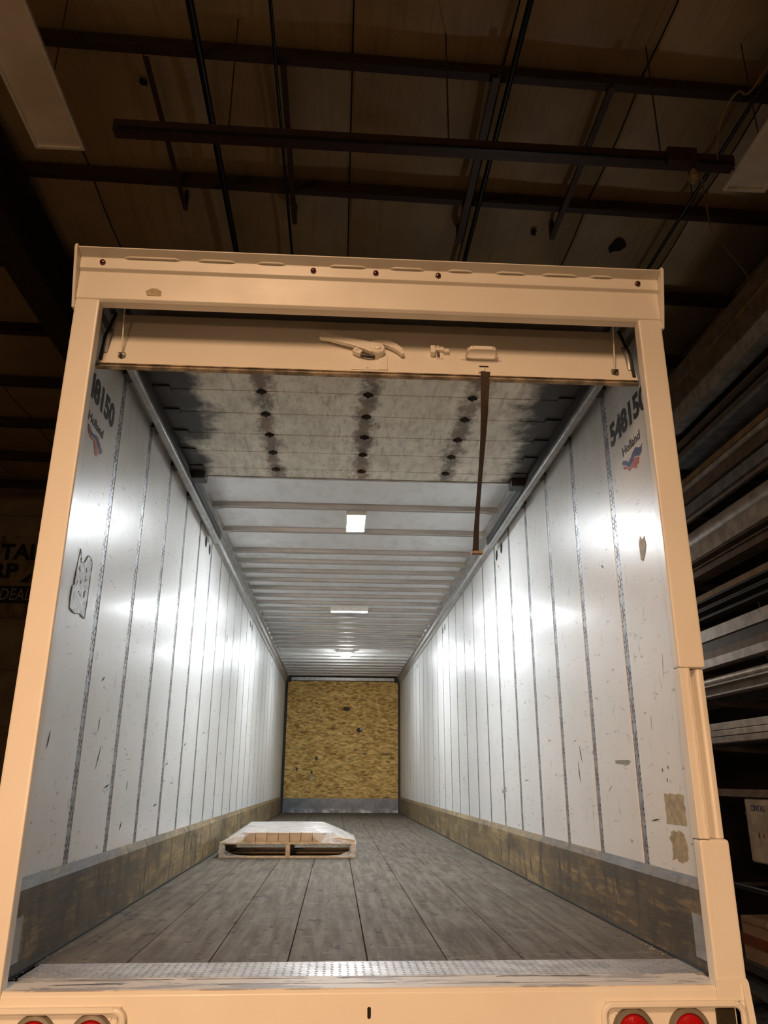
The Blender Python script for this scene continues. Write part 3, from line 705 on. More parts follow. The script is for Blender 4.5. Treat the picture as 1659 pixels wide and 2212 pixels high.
# --- floor
fd = part('floor_deck', box(-B-.01, B+.01, .17, L, -.16, -.032), 'black', tr)
fx = [-1.228, -.892, -.586, -.288, .017, .325, .626, .93, 1.228]
for a, b in zip(fx[:-1], fx[1:]):
    part('floor_board', box(a+.0022, b-.0022, .405, L-.022, -.031, 0), 'floor', fd, .0015)
for s in (-1, 1): part('floor_edge_strip', box(min(s*1.2285, s*1.2505), max(s*1.2285, s*1.2505), .2, L-.02, -.031, -.004), 'black', fd)
sc = MB(); rr = random.Random(3)
for iy in range(46):
    y = .475+iy*.305
    for a, b in zip(fx[:-1], fx[1:]):
        for q in (.2, .5, .8):
            x = a+(b-a)*q+rr.uniform(-.012, .012); yy = y+rr.uniform(-.02, .02)
            sc.quad((x-.011, yy-.004, .0004), (x+.011, yy-.004, .0004), (x+.011, yy+.004, .0004), (x-.011, yy+.004, .0004))
o = part('floor_screws', sc, 'deep', fd); o['kind'] = 'stuff'
gr = MB()
for i in range(70):
    s = rr.choice((-1, 1)); x = s*rr.uniform(1.19, 1.228) if i < 40 else rr.uniform(-1.1, 1.1); y = rr.uniform(.15, .9) if i < 40 else rr.uniform(.5, 4.5); r = rr.uniform(.002, .004)
    gr.lathe([(r*.3, .0015), (r, .002), (r*.4, .002+r)], (x, y, 0), (0, 0, 1), 5)
o = part('floor_grit', gr, 'bar_light', fd); o['kind'] = 'stuff'

# --- roof
rf = part('roof', box(-W, W, .085, L+.1, ROOFZ, ROOFZ+.03), 'roof', tr)
def bow_mesh(flat):
    wd = .052; mb = MB()
    prof = [(-wd, 0), (-.034, -.005), (-.030, -.034), (-.010, -.036), (-.007, -.010), (.007, -.010), (.010, -.036), (.030, -.034), (.034, -.005), (wd, 0)]
    mb.prism(prof, xprof, -1.14, 1.14)
    for s in (-1, 1):
        mb.prism([(-.040, 0), (-.03, -.042), (.03, -.042), (.040, 0)], xprof, s*1.10, s*1.19)
    return mb.mesh('roof_bow', 'bow', 0)
bow_me = bow_mesh(True)
bow_y = [.55, 1.15, 1.75, 2.42, 3.13, 3.79, 4.47] + [4.86+.395*k for k in range(24)]
for y in bow_y: place('roof_bow', bow_me, rf, (0, y, ROOFZ))
for s in (-1, 1):
    f = lambda t, p, q: (s*p, t, q)
    prof = [(B+.003, RAILZ), (B-.016, RAILZ), (B-.016, RAILZ+.055), (B-.034, RAILZ+.075), (B-.040, ROOFZ-.05), (B-.075, ROOFZ-.042), (B-.085, ROOFZ), (B+.003, ROOFZ)]
    part('top_rail', MB().prism(prof, f, .12, L), 'rail', rf)
# dome lamps
def lamp_rim(x0, x1, y0, y1, zt, zb, t):
    part('lamp_base', box(x0, x1, y0, y1, zb+.012, zt), 'fix', rf)
    for a in ((x0, x1, y0, y0+t), (x0, x1, y1-t, y1), (x0, x0+t, y0+t, y1-t), (x1-t, x1, y0+t, y1-t)): part('lamp_rim', box(*a, zb, zb+.012), 'fix', rf)
lamp_rim(-.084, .089, 3.18, 3.66, ROOFZ, ROOFZ-.062, .012)
part('led_panel', box(-.071, .076, 3.193, 3.647, ROOFZ-.060, ROOFZ-.052), 'led_a', rf)
lamp_rim(-.235, .255, 7.07, 7.16, ROOFZ, ROOFZ-.07, .010)
part('led_bar', box(-.223, .243, 7.082, 7.148, ROOFZ-.068, ROOFZ-.060), 'led_b', rf)
part('lamp_base', MB().lathe([(.130, 0), (.130, -.075), (.112, -.08), (.11, -.055)], (.01, 10.62, ROOFZ), (0, 0, 1), 24), 'fix', rf)
part('led_dome', MB().lathe([(.110, 0), (.108, -.02), (.09, -.055), (.055, -.078), (.015, -.086)], (.01, 10.62, ROOFZ-.056), (0, 0, 1), 24), 'led_c', rf, smooth=True)

# --- roll-up door: bottom panel is the body of the part
PB = Vector((0, .125, 2.378)); PT = Vector((0, .240, 2.70)); PV = (PT-PB).normalized(); PN = Vector((0, -PV.z, PV.y)); PH = (PT-PB).length
def dp(u, v, n=0.0): return tuple(Vector((u, 0, 0))+PB+PV*v+PN*n)          # point on the tilted panel
def dz(z): return (z-PB.z)/PV.z
def dbox(u0, u1, v0, v1, n0, n1):
    mb = MB(); i = 0
    mb.v = [dp(u0, v0, n0), dp(u1, v0, n0), dp(u1, v1, n0), dp(u0, v1, n0), dp(u0, v0, n1), dp(u1, v0, n1), dp(u1, v1, n1), dp(u0, v1, n1)]
    mb.f = [(3, 2, 1, 0), (4, 5, 6, 7), (0, 1, 5, 4), (1, 2, 6, 5), (2, 3, 7, 6), (3, 0, 4, 7)]
    return mb
DW = 1.212
door = part('roll_up_door', dbox(-DW, DW, 0, PH, -.022, 0), 'cream', tr, .002)
# splintered bottom edge: plies and rubber seal
def ragged(z0, z1, n0, n1, m, seed, amp):
    rr = random.Random(seed); mb = MB(); N = 60; prev = None
    for i in range(N+1):
        u = -DW+2*DW*i/N; j = amp*(rr.random()-.5)
        cur = [dp(u, z0+j, n0), dp(u, z1+j*.3, n0), dp(u, z1+j*.3, n1), dp(u, z0+j, n1)]
        if prev:
            for k in range(4): mb.quad(prev[k], prev[(k+1) % 4], cur[(k+1) % 4], cur[k])
        prev = cur
    return part('bottom_edge_ply', mb, m, door)
ragged(-.003, .001, -.020, .002, 'ply', 1, .002)
ragged(-.009, -.003, -.020, -.005, 'rubber', 2, .004)
ragged(-.012, -.009, -.020, -.001, 'ply', 3, .002)
ragged(-.015, -.012, -.022, -.006, 'rubber', 4, .003)
ragged(-.019, -.015, -.020, .000, 'ply', 5, .002)
# overhead panels
DZ = 2.655
part('header_gap_shade', MB().prism([(.058, 2.690), (.064, 2.690), (.30, 2.775), (.30, 2.782), (.058, 2.76)], xprof, -1.20, 1.20), 'deep', hd)  # dark sheet stands in for the shade between header and raised door
hy = [.318, .600, .875, 1.150, 1.437, 1.711, 1.998, 2.150]
for a, b in zip(hy[:-1], hy[1:]):
    part('door_panel', box(-1.165, 1.165, a+.0028, b-.0028, DZ, DZ+.022), 'door_in', door, .0015)
part('door_panel', box(-1.165, 1.165, .262, .3152, DZ+.002, DZ+.024), 'door_in', door)
part('door_top_edge', box(-1.16, 1.16, 2.152, 2.172, DZ-.006, DZ+.03), 'tread', door)
hm = MB()
hm.prism([(-.022, -.012), (0, -.032), (.022, -.012), (.028, 0), (.022, .012), (0, .032), (-.022, .012), (-.028, 0)], lambda t, p, q: (p, q, t), 0, -.006)
hm.tube([(-.026, 0, -.006), (.026, 0, -.006)], .0075, 8)
for (a, b) in ((0, .02), (0, -.02)): hm.lathe([(.006, 0), (.005, -.005), (.001, -.006)], (a, b, -.006), (0, 0, 1), 8)
hinge_me = hm.mesh('hinge', 'hinge')
for x in (-.573, .008, .585):
    for y in hy[1:-1]: place('hinge', hinge_me, door, (x, y, DZ))
roller_me = None
for s in (-1, 1):
    part('roller_bracket', box(min(s*1.06, s*1.15), max(s*1.06, s*1.15), 2.06, 2.17, DZ-.055, DZ), 'black', door, .004)
    part('door_track', MB().prism([(-.022, .018), (.022, .018), (.022, -.016), (.016, -.022), (-.016, -.022), (-.022, -.016)], lambda t, p, q: (s*1.185+p, t, 2.592+q), .22, 3.55), 'track', door, .006)
    part('track_curve', MB().tube([(s*1.185, .22+(-.07)*math.sin(a), 2.592-.15*(1-math.cos(a))) for a in [PI/2*k/6 for k in range(7)]], .010, 8), 'track', door, smooth=True)
    part('track_flange', box(min(s*1.150, s*1.158), max(s*1.150, s*1.158), .30, 3.5, 2.60, 2.66), 'black', door)
    for y in (.66, 1.30, 1.88, 2.46):
        part('track_bracket', MB().prism([(1.188, 2.615), (1.245, 2.60), (1.245, 2.70), (1.188, 2.69)], lambda t, p, q: (s*p, t, q), y-.03, y+.07), 'black', door)
    for y in hy[1:]:
        part('roller_plate', box(min(s*1.06, s*1.15), max(s*1.06, s*1.15), y-.04, y+.02, DZ-.010, DZ-.001), 'black', door, .002)
    part('seal_strip', MB().tube([dp(s*1.195, .02, .004), dp(s*1.205, PH*.5, .006), dp(s*1.19, PH, .004)], .008, 6), 'rubber', door, smooth=True)
    part('lift_cable', MB().tube([dp(s*1.108, .055, .014), (s*1.116, .115, 2.66)], .0035, 6), 'cable', door, smooth=True)
    part('cable_anchor', MB().tube([dp(s*1.108-.014, .048, .006), dp(s*1.108+.016, .048, .006)], .013, 10), 'steel', door, smooth=True)
    part('anchor_bolt', MB().tube([dp(s*1.108-.004, .040, .0), dp(s*1.108+.002, .036, .028)], .006, 8), 'black', door)
part('counterbalance_shaft', MB().tube([(-1.14, 2.95, 2.72), (1.14, 2.95, 2.72)], .004, 6), 'black', door) if False else None
# lever latch
def curve2(pts, h, n0, n1, name, m='cream', bev=.002):
    """flat bar following 2-D points (u, v, halfwidth)"""
    top = []; bot = []
    for i, (u, v, hw) in enumerate(pts):
        a = pts[max(i-1, 0)]; b = pts[min(i+1, len(pts)-1)]; d = Vector((b[0]-a[0], b[1]-a[1])).normalized(); nn = Vector((-d.y, d.x))
        top.append((u+nn.x*hw, v+nn.y*hw)); bot.append((u-nn.x*hw, v-nn.y*hw))
    P_ = top+bot[::-1]
    mb = MB(); n = len(P_)
    mb.v = [dp(u, v, n0) for u, v in P_]+[dp(u, v, n1) for u, v in P_]
    k = len(pts)
    for i in range(k-1):
        q = (i, i+1, n-2-i, n-1-i); mb.f.append(q); mb.f.append(tuple(n+j for j in q))
    for i in range(n): mb.f.append((i, (i+1) % n, n+(i+1) % n, n+i))
    return part(name, mb, m, door, bev)
pv = dz(2.492)
part('latch_plate', dbox(-.095, .068, .010, .045, 0, .005), 'cream', door, .0015)
part('latch_plate', dbox(.028, .068, .012, .105, 0, .008), 'cream', door, .0015)
curve2([(-.238, dz(2.574), .022), (-.222, dz(2.571), .026), (-.20, dz(2.563), .019), (-.09, dz(2.531), .022), (-.03, dz(2.512), .029), (.0, dz(2.500), .033), (.03, dz(2.493), .031), (.050, dz(2.492), .016)], 0, .016, .036, 'latch_lever')
part('latch_lever_end', dbox(-.240, -.222, dz(2.561), dz(2.585), .008, .030), 'cream', door, .002)
part('latch_grip', dbox(-.236, -.228, dz(2.563), dz(2.573), .028, .032), 'black', door)
part('latch_pivot', MB().lathe([(.034, 0), (.034, .034), (.030, .039)], dp(.022, pv, .002), PN, 20), 'cream', door, smooth=True)
part('latch_pivot_pin', MB().lathe([(.017, 0), (.017, .006), (.013, .009)], dp(.022, pv, .040), PN, 16), 'cream', door, smooth=True)
curve2([(-.02, pv+.015, .014), (.0, pv+.040, .018), (.030, pv+.060, .020), (.065, pv+.054, .018), (.10, pv+.034, .017), (.125, pv+.008, .014), (.140, pv-.022, .007)], 0, .008, .028, 'latch_hook')
curve2([(-.085, pv+.000, .012), (-.068, pv-.012, .014), (-.05, pv-.022, .012)], 0, .006, .030, 'latch_catch')
part('latch_catch_pin', MB().lathe([(.009, 0), (.007, .006)], dp(-.072, pv-.008, .030), PN, 12), 'cream', door)
part('latch_spring', MB().tube([dp(-.05, pv-.03, .012), dp(-.02, pv-.036, .014), dp(.01, pv-.034, .012)], .006, 8), 'black', door)
for (u, v) in ((-.022, .022), (.052, .022), (.05, .062)): part('latch_bolt', MB().lathe([(.006, 0), (.005, .004)], dp(u, v, .006), PN, 10), 'cream', door)
emb = MB()
for k in range(8):
    u = -.175+.016*k; v = dz(2.557-.0047*k); emb.v += []
    b0 = dbox(u, u+.009, v-.006, v+.008, .0355, .0375); i = len(emb.v); emb.v += b0.v; emb.f += [tuple(i+q for q in f) for f in b0.f]
part('embossed_grip', emb, 'cream', door)
# keeper bracket
kx = .305; kv = dz(2.505)
part('keeper', dbox(kx-.040, kx-.016, kv-.022, kv+.030, 0, .032), 'cream', door, .006)
part('keeper', dbox(kx-.018, kx+.026, kv+.006, kv+.034, 0, .022), 'cream', door, .006)
part('keeper_tongue', dbox(kx+.024, kx+.048, kv-.002, kv+.022, 0, .020), 'cream', door, .004)
part('keeper_slot', dbox(kx-.012, kx+.020, kv-.034, kv+.010, 0, .005), 'cream', door, .001)
part('keeper_slot_shade', dbox(kx-.008, kx+.004, kv-.028, kv+.004, .005, .007), 'mark', door)  # dark plate painted as the shade inside the keeper slot
part('keeper_pin', MB().lathe([(.008, 0), (.006, .003)], dp(kx-.006, kv+.028, .022), PN, 12), 'cream', door)
# grab handle
hv = dz(2.484)
hb = []
for (u, n) in ((.430, .002), (.434, .044), (.441, .056), (.453, .061), (.542, .061), (.554, .056), (.561, .044), (.565, .002)): hb.append((u, n))
mb = MB()
for (u0, n0), (u1, n1) in zip(hb[:-1], hb[1:]):
    dd = Vector((u1-u0, n1-n0)).normalized(); tx, tn = -dd.y*.006, dd.x*.006
    mb.quad(dp(u0, hv-.012+.0, n0), dp(u1, hv-.012, n1), dp(u1, hv+.010, n1), dp(u0, hv+.010, n0))
    mb.quad(dp(u0+tx, hv-.012, n0+tn), dp(u1+tx, hv-.012, n1+tn), dp(u1+tx, hv+.010, n1+tn), dp(u0+tx, hv+.010, n0+tn))
    mb.quad(dp(u0, hv-.012, n0), dp(u1, hv-.012, n1), dp(u1+tx, hv-.012, n1+tn), dp(u0+tx, hv-.012, n0+tn))
    mb.quad(dp(u0, hv+.010, n0), dp(u1, hv+.010, n1), dp(u1+tx, hv+.010, n1+tn), dp(u0+tx, hv+.010, n0+tn))
part('grab_handle', mb, 'cream', door, smooth=True)
for u0, u1 in ((.406, .436), (.560, .592)):
    part('handle_foot', dbox(u0, u1, hv-.012, hv+.020, 0, .005), 'cream', door, .002)
    part('handle_bolt', MB().lathe([(.006, 0), (.004, .004)], dp((u0+u1)/2, hv+.004, .005), PN, 10), 'cream', door)
part('strap_clip', dbox(.477, .532, .012, .050, 0, .010), 'cream', door, .003)
part('strap_slot', dbox(.484, .526, .044, .054, .006, .011), 'black', door)
for u in (.503, .508): part('clip_rivet', MB().lathe([(.006, 0), (.004, .004)], dp(u, .022 if u < .505 else .034, .010), PN, 10), 'cream', door)
# pull strap
mb = MB(); prev = None
for i in range(29):
    t = i/28; z = 2.392-.838*t; x = .506-.062*t+.006*math.sin(t*5); y = .112+.03*math.sin(t*2.2)
    a = .15+.85*math.sin(t*PI*.75)
    hw = .0215
    c, s_ = math.cos(a)*hw, math.sin(a)*hw
    cur = [(x-c, y-s_, z), (x+c, y+s_, z), (x+c+.001, y+s_+.003, z), (x-c+.001, y-s_+.003, z)]
    if prev:
        for k in range(4): mb.quad(prev[k], prev[(k+1) % 4], cur[(k+1) % 4], cur[k])
    prev = cur
part('pull_strap', mb, 'strap', door, smooth=True)
part('strap_end_fold', box(.422, .466, .120, .150, 1.546, 1.556), 'bar_tan', door)

# --- chassis and wheels below (out of the frame, carry the trailer)
part('chassis_rail', MB().box(-.60, -.46, .9, 13.9, -.52, -.162).box(.46, .60, .9, 13.9, -.52, -.162), 'black', tr)
for y in (1.9, 3.2):
    ax = part('axle', MB().tube([(-1.0, y, -.70), (1.0, y, -.70)], .07, 12), 'black', tr)
    for x in (-1.12, -.80, .80, 1.12):
        part('wheel', MB().lathe([(.28, -.12), (.44, -.13), (.50, -.10), (.50, .10), (.44, .13), (.28, .12)], (x, y, GZ+.50), (1, 0, 0), 28), 'tyre', ax, smooth=True)
    part('spring_mount', MB().box(-.60, -.48, y-.1, y+.1, -.70, -.5).box(.48, .60, y-.1, y+.1, -.70, -.5), 'black', ax)
for x in (-.7, .7): part('landing_leg', MB().box(x-.06, x+.06, 11.0, 11.12, GZ+.02, -.162).box(x-.13, x+.13, 10.93, 11.19, GZ, GZ+.02), 'black', tr)

# ================================================================== pallet load in the trailer
px0, px1, py0, py1 = -1.125, .070, 4.55, 5.57
pal = thing('wooden_pallet', ((px0+px1)/2, (py0+py1)/2, 0), 'low wooden pallet standing on the trailer floor', 'pallet')
for x in (px0, (px0+px1)/2-.019, px1-.038): part('stringer', box(x, x+.038, py0, py1, .016, .110), 'wood', pal, .002)
nd = 10
for k in range(nd):
    y = py0+(py1-py0-.098)*k/(nd-1); part('deck_board', box(px0, px1, y, y+.098, .110, .128), 'wood', pal, .002)
for k in range(3):
    y = py0+(py1-py0-.10)*k/2; part('bottom_board', box(px0, px1, y, y+.10, 0, .016), 'wood', pal, .002)
car_me = {}
def carton(x, y, wd, dp_, h, label, group):
    key = (wd, dp_, h)
    if key not in car_me:
        car_me[key] = (box(-wd/2, wd/2, 0, dp_, 0, h).mesh('carton_body', 'carton', .003), box(-wd/2+.002, wd/2-.002, -.0004, dp_, h*.93, h+.0008).mesh('carton_lid', 'carton'))
    t = thing('carton', (x, y, .128), label, 'box', group)
    for nme, me in zip(('carton_body', 'carton_flap'), car_me[key]):
        o = D.objects.new(nme, me); COL.objects.link(o); o.parent = t
names = ['first', 'second', 'third', 'fourth', 'fifth', 'sixth', 'seventh']
for k in range(7):
    carton(-.868+.1005*k, py0+.03, .096, .30, .072, names[k]+' small brown carton from the left in the front row on the pallet', 'cartons in the front row of the pallet')
for r in range(3):
    for k in range(4):
        carton(-.83+.170*k, py0+.340+.207*r, .163, .200, .080+.008*r, 'flat brown carton under stretch film behind the front row', 'cartons behind the front row of the pallet')
# flat cardboard sheet at the front right of the load
tag(part('cardboard_sheet', MB().prism([(-.20, .129), (.065, .129), (.065, .150), (-.10, .168), (-.19, .150)], lambda t, p, q: (p, t, q), py0+.005, py0+.028), 'carton', None, .002), 'folded cardboard piece at the front right corner of the pallet', 'cardboard')
# stretch film
mb = MB(); 
def ring(z, pts): return [(x, y, zz if zz is not None else z) for x, y, zz in pts]
base = [(px0-.006, py0-.006, .118), (-.55, py0-.008, .126), (px1+.008, py0-.006, .116), (px1+.014, py0+.45, .125), (px1+.012, py1+.010, .118), (-.5, py1+.012, .12), (px0-.012, py1+.010, .118), (px0-.012, py0+.5, .122)]
skirt = [(px1+.008, py0-.006), (px1+.014, py0+.45), (px1+.012, py1+.010), (-.5, py1+.012), (px0-.012, py1+.010), (px0-.012, py0+.5), (px0-.006, py0-.006)]  # film skirt added to keep light from under the pallet
top = [(-.925, py0+.020, .208), (-.56, py0+.016, .210), (-.13, py0+.022, .207), (-.15, py0+.45, .235), (-.235, py1-.03, .252), (-.55, py1-.02, .255), (-.955, py1-.03, .250), (-.94, py0+.5, .232)]
n = 8; SUB = 5
rows = []
for j in range(SUB+1):
    t = j/SUB; row = []
    for k in range(n):
        for q in range(4):
            f_ = q/4; a = Vector(base[k]).lerp(Vector(base[(k+1) % n]), f_); b = Vector(top[k]).lerp(Vector(top[(k+1) % n]), f_)
            p = a.lerp(b, t); p.z += .010*math.sin(t*PI)*math.sin((k*4+q)*2.1); row.append(tuple(p))
    rows.append(row)
for j in range(SUB):
    m_ = len(rows[0])
    for k in range(m_):
        if 0 < k < 6: continue            # the carton faces show uncovered here
        mb.quad(rows[j][k], rows[j][(k+1) % m_], rows[j+1][(k+1) % m_], rows[j+1][k])
cpt = (-.55, py0+.5, .248); m_ = len(rows[-1])
for k in range(m_): mb.quad(rows[-1][k], rows[-1][(k+1) % m_], cpt)
zs = [.116, .125, .118, .12, .118, .122, .118]
for k in range(len(skirt)-1):
    (xa, ya), (xb, yb) = skirt[k], skirt[k+1]
    mb.quad((xa, ya, .003), (xb, yb, .003), (xb, yb, zs[k+1]), (xa, ya, zs[k]))
# film hooked round the front corners of the pallet
for s, xc in ((1, px0), (-1, px1)):
    pp = [(xc-s*.006, py0-.008, .118), (xc+s*.05, py0-.012, .105), (xc+s*.055, py0-.012, .060), (xc+s*.13, py0-.012, .030), (xc+s*.26, py0-.010, .018), (xc+s*.02, py0-.012, .004), (xc-s*.006, py0-.008, .004)]
    mb.quad(*pp)
tag(part('stretch_film', mb, 'film', None, smooth=True), 'glossy clear stretch film tented over the cartons and pallet', 'plastic film')

# ================================================================== the bar rack at the right
rk = thing('bar_rack', (4.1, 5.2, GZ), 'dark steel cantilever rack full of long bars beside the trailer', 'rack')
ups = (-.6, 3.85, 6.3, 9.2)
for y in ups: part('upright', MB().box(4.02, 4.20, y-.06, y+.06, GZ, 4.55), 'rack', rk); 
for y in ups: part('upright_foot', box(3.0, 4.2, y-.06, y+.06, GZ, GZ+.1), 'rack', rk)
bars_done = {}
def bar(kind, x, z0, z1, wd, m, label, group, y0=.5, y1=10.4):
    f = lambda t, p, q: (x+p, t, z0+q); h = z1-z0
    mb = MB()
    if kind == 'round':
        mb.tube([(x+h/2, y0, z0+h/2), (x+h/2, y1, z0+h/2)], h/2, 16)
    elif kind == 'box':
        mb.prism([(0, 0), (wd, 0), (wd, h), (0, h)], f, y0, y1)
    elif kind == 'channel':   # open side facing the aisle
        tk = min(.012, h*.18); mb.prism([(0, 0), (wd, 0), (wd, h), (0, h), (0, h-tk), (wd-tk, h-tk), (wd-tk, tk), (0, tk)], f, y0, y1)
    elif kind == 'angle':
        tk = .010; mb.prism([(0, 0), (wd, 0), (wd, tk), (tk, tk), (tk, h), (0, h)], f, y0, y1)
    elif kind == 'downangle':
        tk = .010; mb.prism([(0, 0), (tk, 0), (tk, h-tk), (wd, h-tk), (wd, h), (0, h)], f, y0, y1)
    nm = {'round': 'steel_pipe', 'box': 'steel_box_section', 'channel': 'steel_channel', 'angle': 'steel_angle', 'downangle': 'steel_angle'}[kind]
    if 'timber' in label: nm = 'timber_beam'
    return tag(part(nm, mb, m, None, .003 if kind in ('box',) else 0, kind == 'round'), label, 'timber' if 'timber' in label else 'steel bar', group)
lev = [
 # (support z, [bars])
 (None, [('box', 3.00, 4.225, 4.345, .16, 'bar_brown', 'weathered brown timber beam on top of the bar rack, upper one'),
          ('box', 3.01, 4.140, 4.215, .17, 'bar_tan', 'thin tan timber beam squeezed between two beams on the rack top'),
          ('box', 2.99, 3.977, 4.138, .12, 'bar_brown', 'weathered brown timber beam on top of the bar rack, lower one')]),
 (3.805, [('box', 3.00, 3.828, 3.975, .135, 'bar_grey', 'wide flat grey box section just under the timber beams')]),
 (3.47, [('channel', 3.00, 3.525, 3.640, .20, 'bar_brown', 'brownish steel channel with pale lower lip on the second level of the rack'),
         ('box', 3.03, 3.475, 3.523, .24, 'bar_blue', 'dark blue-grey flat section under the brownish channel')]),
 (3.06, [('downangle', 3.00, 3.215, 3.270, .16, 'bar_tan', 'tan steel angle above a pale bar on the third rack level'),
         ('box', 3.00, 3.165, 3.205, .10, 'bar_light', 'narrow pale bar beneath the tan angle'),
         ('box', 3.02, 3.065, 3.158, .15, 'bar_brown', 'brown box section lying below the narrow pale bar')]),
 (2.875, [('box', 3.00, 2.925, 3.020, .12, 'bar_blue', 'blue-grey box section above the big round pipe'),
          ('round', 3.01, 2.878, 2.922, 0, 'bar_brown', 'slim brown pipe under the blue-grey box section')]),
 (None, [('round', 3.00, 2.634, 2.795, 0, 'bar_grey', 'thick round grey pipe, the largest pipe on the rack')]),
 (2.36, [('box', 2.99, 2.500, 2.632, .13, 'bar_light', 'broad flat light grey section under the thick round pipe'),
         ('channel', 3.01, 2.425, 2.496, .15, 'bar_brown', 'brown channel directly under the broad light grey section'),
         ('box', 3.03, 2.365, 2.420, .16, 'bar_brown', 'dull brown bar at the foot of the broad grey stack')]),
 (1.96, [('box', 3.00, 2.130, 2.180, .10, 'bar_tan', 'yellowish bar above dark channels in the middle of the rack'),
         ('channel', 3.00, 2.055, 2.126, .12, 'bar_dark', 'dark channel under the yellowish bar, upper of two'),
         ('channel', 3.00, 1.968, 2.050, .12, 'bar_dark', 'dark channel under the yellowish bar, lower of two')]),
 (None, [('box', 3.00, 1.780, 1.880, .11, 'bar_grey', 'grey box section with dark blotches above the middle of the rack'),
          ('box', 3.02, 1.694, 1.778, .12, 'bar_dark', 'dark flat bar under the blotched grey section')]),
 (1.55, [('box', 3.00, 1.630, 1.692, .10, 'bar_brown', 'dull box section above a pale-edged grey section'),
         ('box', 2.98, 1.556, 1.626, .11, 'bar_grey', 'grey section with a pale upper edge, near the post notch')]),
 (1.315, [('round', 2.99, 1.418, 1.476, 0, 'bar_light', 'slim pale pipe lying on a grey channel at post height'),
          ('channel', 2.98, 1.322, 1.414, .11, 'bar_grey', 'grey channel carrying the slim pale pipe')]),
 (.945, [('box', 2.99, 1.052, 1.106, .09, 'bar_light', 'light grey bar, topmost of the three on the lowest bar level'),
         ('box', 2.98, 1.002, 1.046, .10, 'bar_light', 'light grey bar, middle of the three on the lowest bar level'),
         ('box', 2.98, .950, .996, .10, 'bar_grey', 'grey bar, bottom of the three on the lowest bar level')]),
]
LEVELS = iter(['top', 'second', 'third', 'fourth', 'fifth', 'sixth', 'seventh', 'eighth', 'lowest'])
for sup, bs in lev:
    for y in (ups if sup else ()): part('support_arm', MB().prism([(3.06, sup-.035), (4.02, sup-.09), (4.02, sup), (3.06, sup-.003)], lambda t, p, q: (p, t, q), y-.03, y+.03), 'rack', rk)
    for b in bs:
        k, x, z0, z1, wd, m, lab = b
        bar(k, x, z0, z1, wd, m, lab, 'long bars stored in the rack')
    # a second bar further back on the same arm
    if sup:
        z0 = sup+.002; bar('box' if int(sup*100) % 2 else 'round', 3.55, z0, z0+.10, .10, 'bar_dark', 'dark bar deep in the rack behind the front bars of the '+next(LEVELS)+' bar level', 'dark bars at the back of the rack')
for (y, zt) in ((3.3, 2.3), (4.9, 2.3)):
    part('tie_rod', MB().tube([(3.92, y+.9, .60), (3.92, y+.9, zt)], .011, 6), 'bar_tan', rk)
part('rack_shelf', MB().box(3.0, 4.0, 1.2, 9.4, .555, .575).box(3.0, 3.03, 1.2, 9.4, .575, .60).box(2.985, 3.0, 1.2, 9.4, .545, .565), 'bar_brown', rk)
for y in ups: part('shelf_bracket', box(3.2, 4.02, y-.03, y+.03, .515, .555), 'rack', rk)
tag(part('paper_scrap', MB().prism([(0, 0), (.05, -.012), (.045, .012), (.008, .06)], lambda t, p, q: (t, 3.86+p*2, .615+q), 3.01, 3.013), 'banner_l'), 'small pale paper scrap on the rack shelf beside the post', 'paper')
# first aid cabinet hanging under the shelf
cb = thing('first_aid_cabinet', (3.08, 2.95, .09), 'grimy white cabinet with dark lettering hanging under the rack shelf', 'cabinet')
part('cabinet_body', box(3.0, 3.16, 2.62, 3.205, .09, .535), 'panelbox', cb, .006)
part('cabinet_door', box(2.993, 3.0, 2.63, 3.195, .10, .525), 'panelbox', cb, .002)
place('lettering', text_mesh('CINTAS', 'blue', .042, .205, lambda u, v, n: (2.992-n, 3.118-u, .448+v), .001, .02, .15), cb)
for k, (yy, m) in enumerate(((3.055, 'torn_e'), (2.985, 'red'), (2.915, 'blue'))): part('pictogram', poly([(yy, .268), (yy-.025, .266), (yy-.02, .305), (yy-.006, .300)], lambda u, v, n: (2.9925-n, u, v), .001), m, cb)
part('cabinet_hinge', box(2.988, 2.995, 3.185, 3.20, .42, .44), 'torn_e', cb)
for y in (2.7, 3.1): part('cabinet_hook', box(3.06, 3.08, y-.01, y+.01, .535, .555), 'rack', cb)
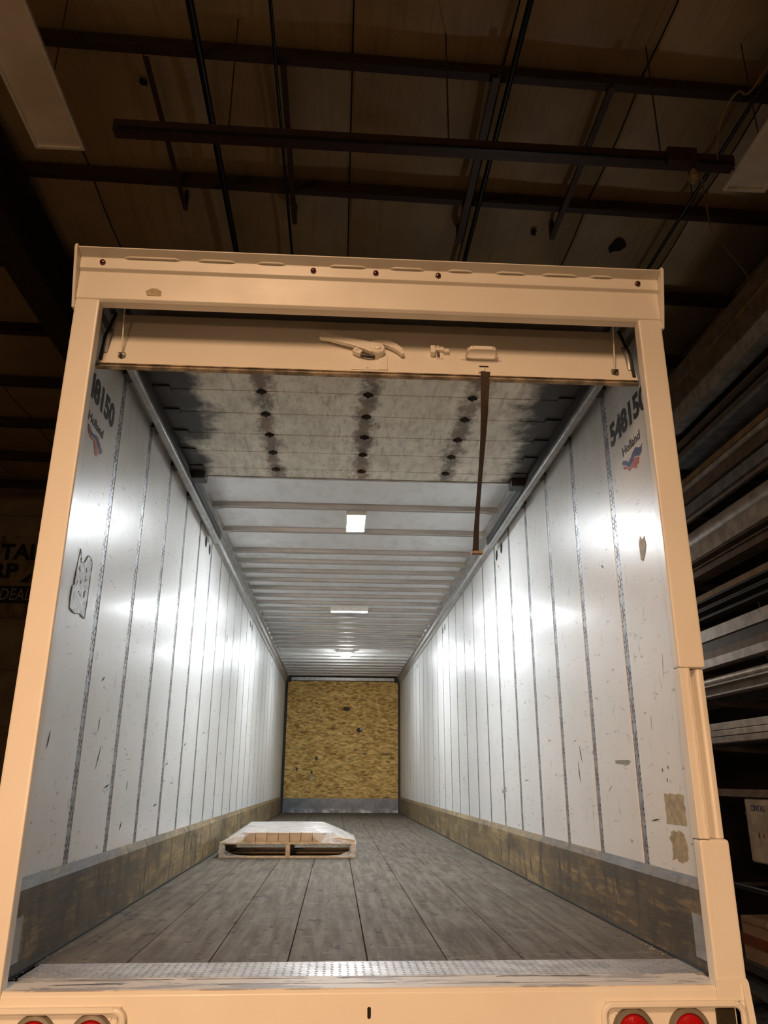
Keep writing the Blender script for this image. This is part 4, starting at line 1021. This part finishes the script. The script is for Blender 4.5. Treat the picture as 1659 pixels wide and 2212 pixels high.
# lower shelf with goods
ls = part('rack_lower_shelf', MB().box(2.95, 4.0, 1.6, 9.4, -.635, -.615).box(2.94, 2.96, 1.6, 9.4, -.66, -.615), 'rack', rk)
c1 = thing('storage_carton', (3.2, 3.33, -.615), 'tan carton with a red-brown tape band on the lower rack shelf', 'box')
part('carton_body', box(3.02, 3.40, 3.11, 3.56, -.615, -.315), 'carton_d', c1, .006)
part('tape_band', box(3.015, 3.405, 3.105, 3.565, -.51, -.435), 'tape', c1)
part('carton_flap', box(3.012, 3.2, 3.15, 3.52, -.352, -.312), 'carton_d', c1, .004)
tag(part('dark_pipe_bundle', MB().tube([(3.0, 2.0, -.10), (3.0, 8.5, -.10)], .022, 10), 'pipe', None, smooth=True), 'dark shiny pipe on pegs below the cabinet', 'pipe')
for y in ups[1:]: part('pipe_peg', box(2.98, 4.02, y-.02, y+.02, -.145, -.122), 'rack', rk)
def bundle(name, x0, x1, y0, y1, z0, z1, m, label, seed):
    bm = bmesh.new(); bmesh.ops.create_grid(bm, x_segments=1, y_segments=1, size=.5); bm.free()
    rr = random.Random(seed); mb = MB(); N, K = 14, 12; rows = []
    for i in range(N+1):
        t = i/N; y = y0+(y1-y0)*t; row = []
        e = math.sin(PI*min(max(t, .04), .96))**.25
        for k in range(K):
            a = 2*PI*k/K; ca, sa = math.cos(a), math.sin(a); q = max(abs(ca), abs(sa))**.6
            row.append(((x0+x1)/2+(x1-x0)/2*ca/q*e*rr.uniform(.93, 1.0), y, (z0+z1)/2+(z1-z0)/2*(sa/q*e*rr.uniform(.93, 1.0) if sa > -.3 else -max(.0, e)*1.0*min(1, -sa/q))))
        rows.append(row)
    for r0, r1 in zip(rows[:-1], rows[1:]):
        for k in range(K): mb.quad(r0[k], r0[(k+1) % K], r1[(k+1) % K], r1[k])
    mb.f.append(tuple(range(len(mb.v)-4, len(mb.v)))) if False else None
    return tag(part(name, mb, m, None, smooth=True), label, 'bundle')
bundle('wrapped_bundle', 2.98, 3.55, 2.3, 3.9, GZ+.30, -.665, 'darkfilm', 'dark bundle wrapped in glossy film under the lower rack shelf', 5)
bundle('wrapped_bundle', 2.96, 3.55, 3.22, 3.77, GZ, GZ+.295, 'darkfilm', 'dark glossy film bundle on the floor at the rack foot, farther one', 6)
bundle('wrapped_bundle', 2.94, 3.50, 2.2, 3.2, GZ, GZ+.295, 'redfilm', 'red and clear film bundle on the floor at the rack foot', 9)
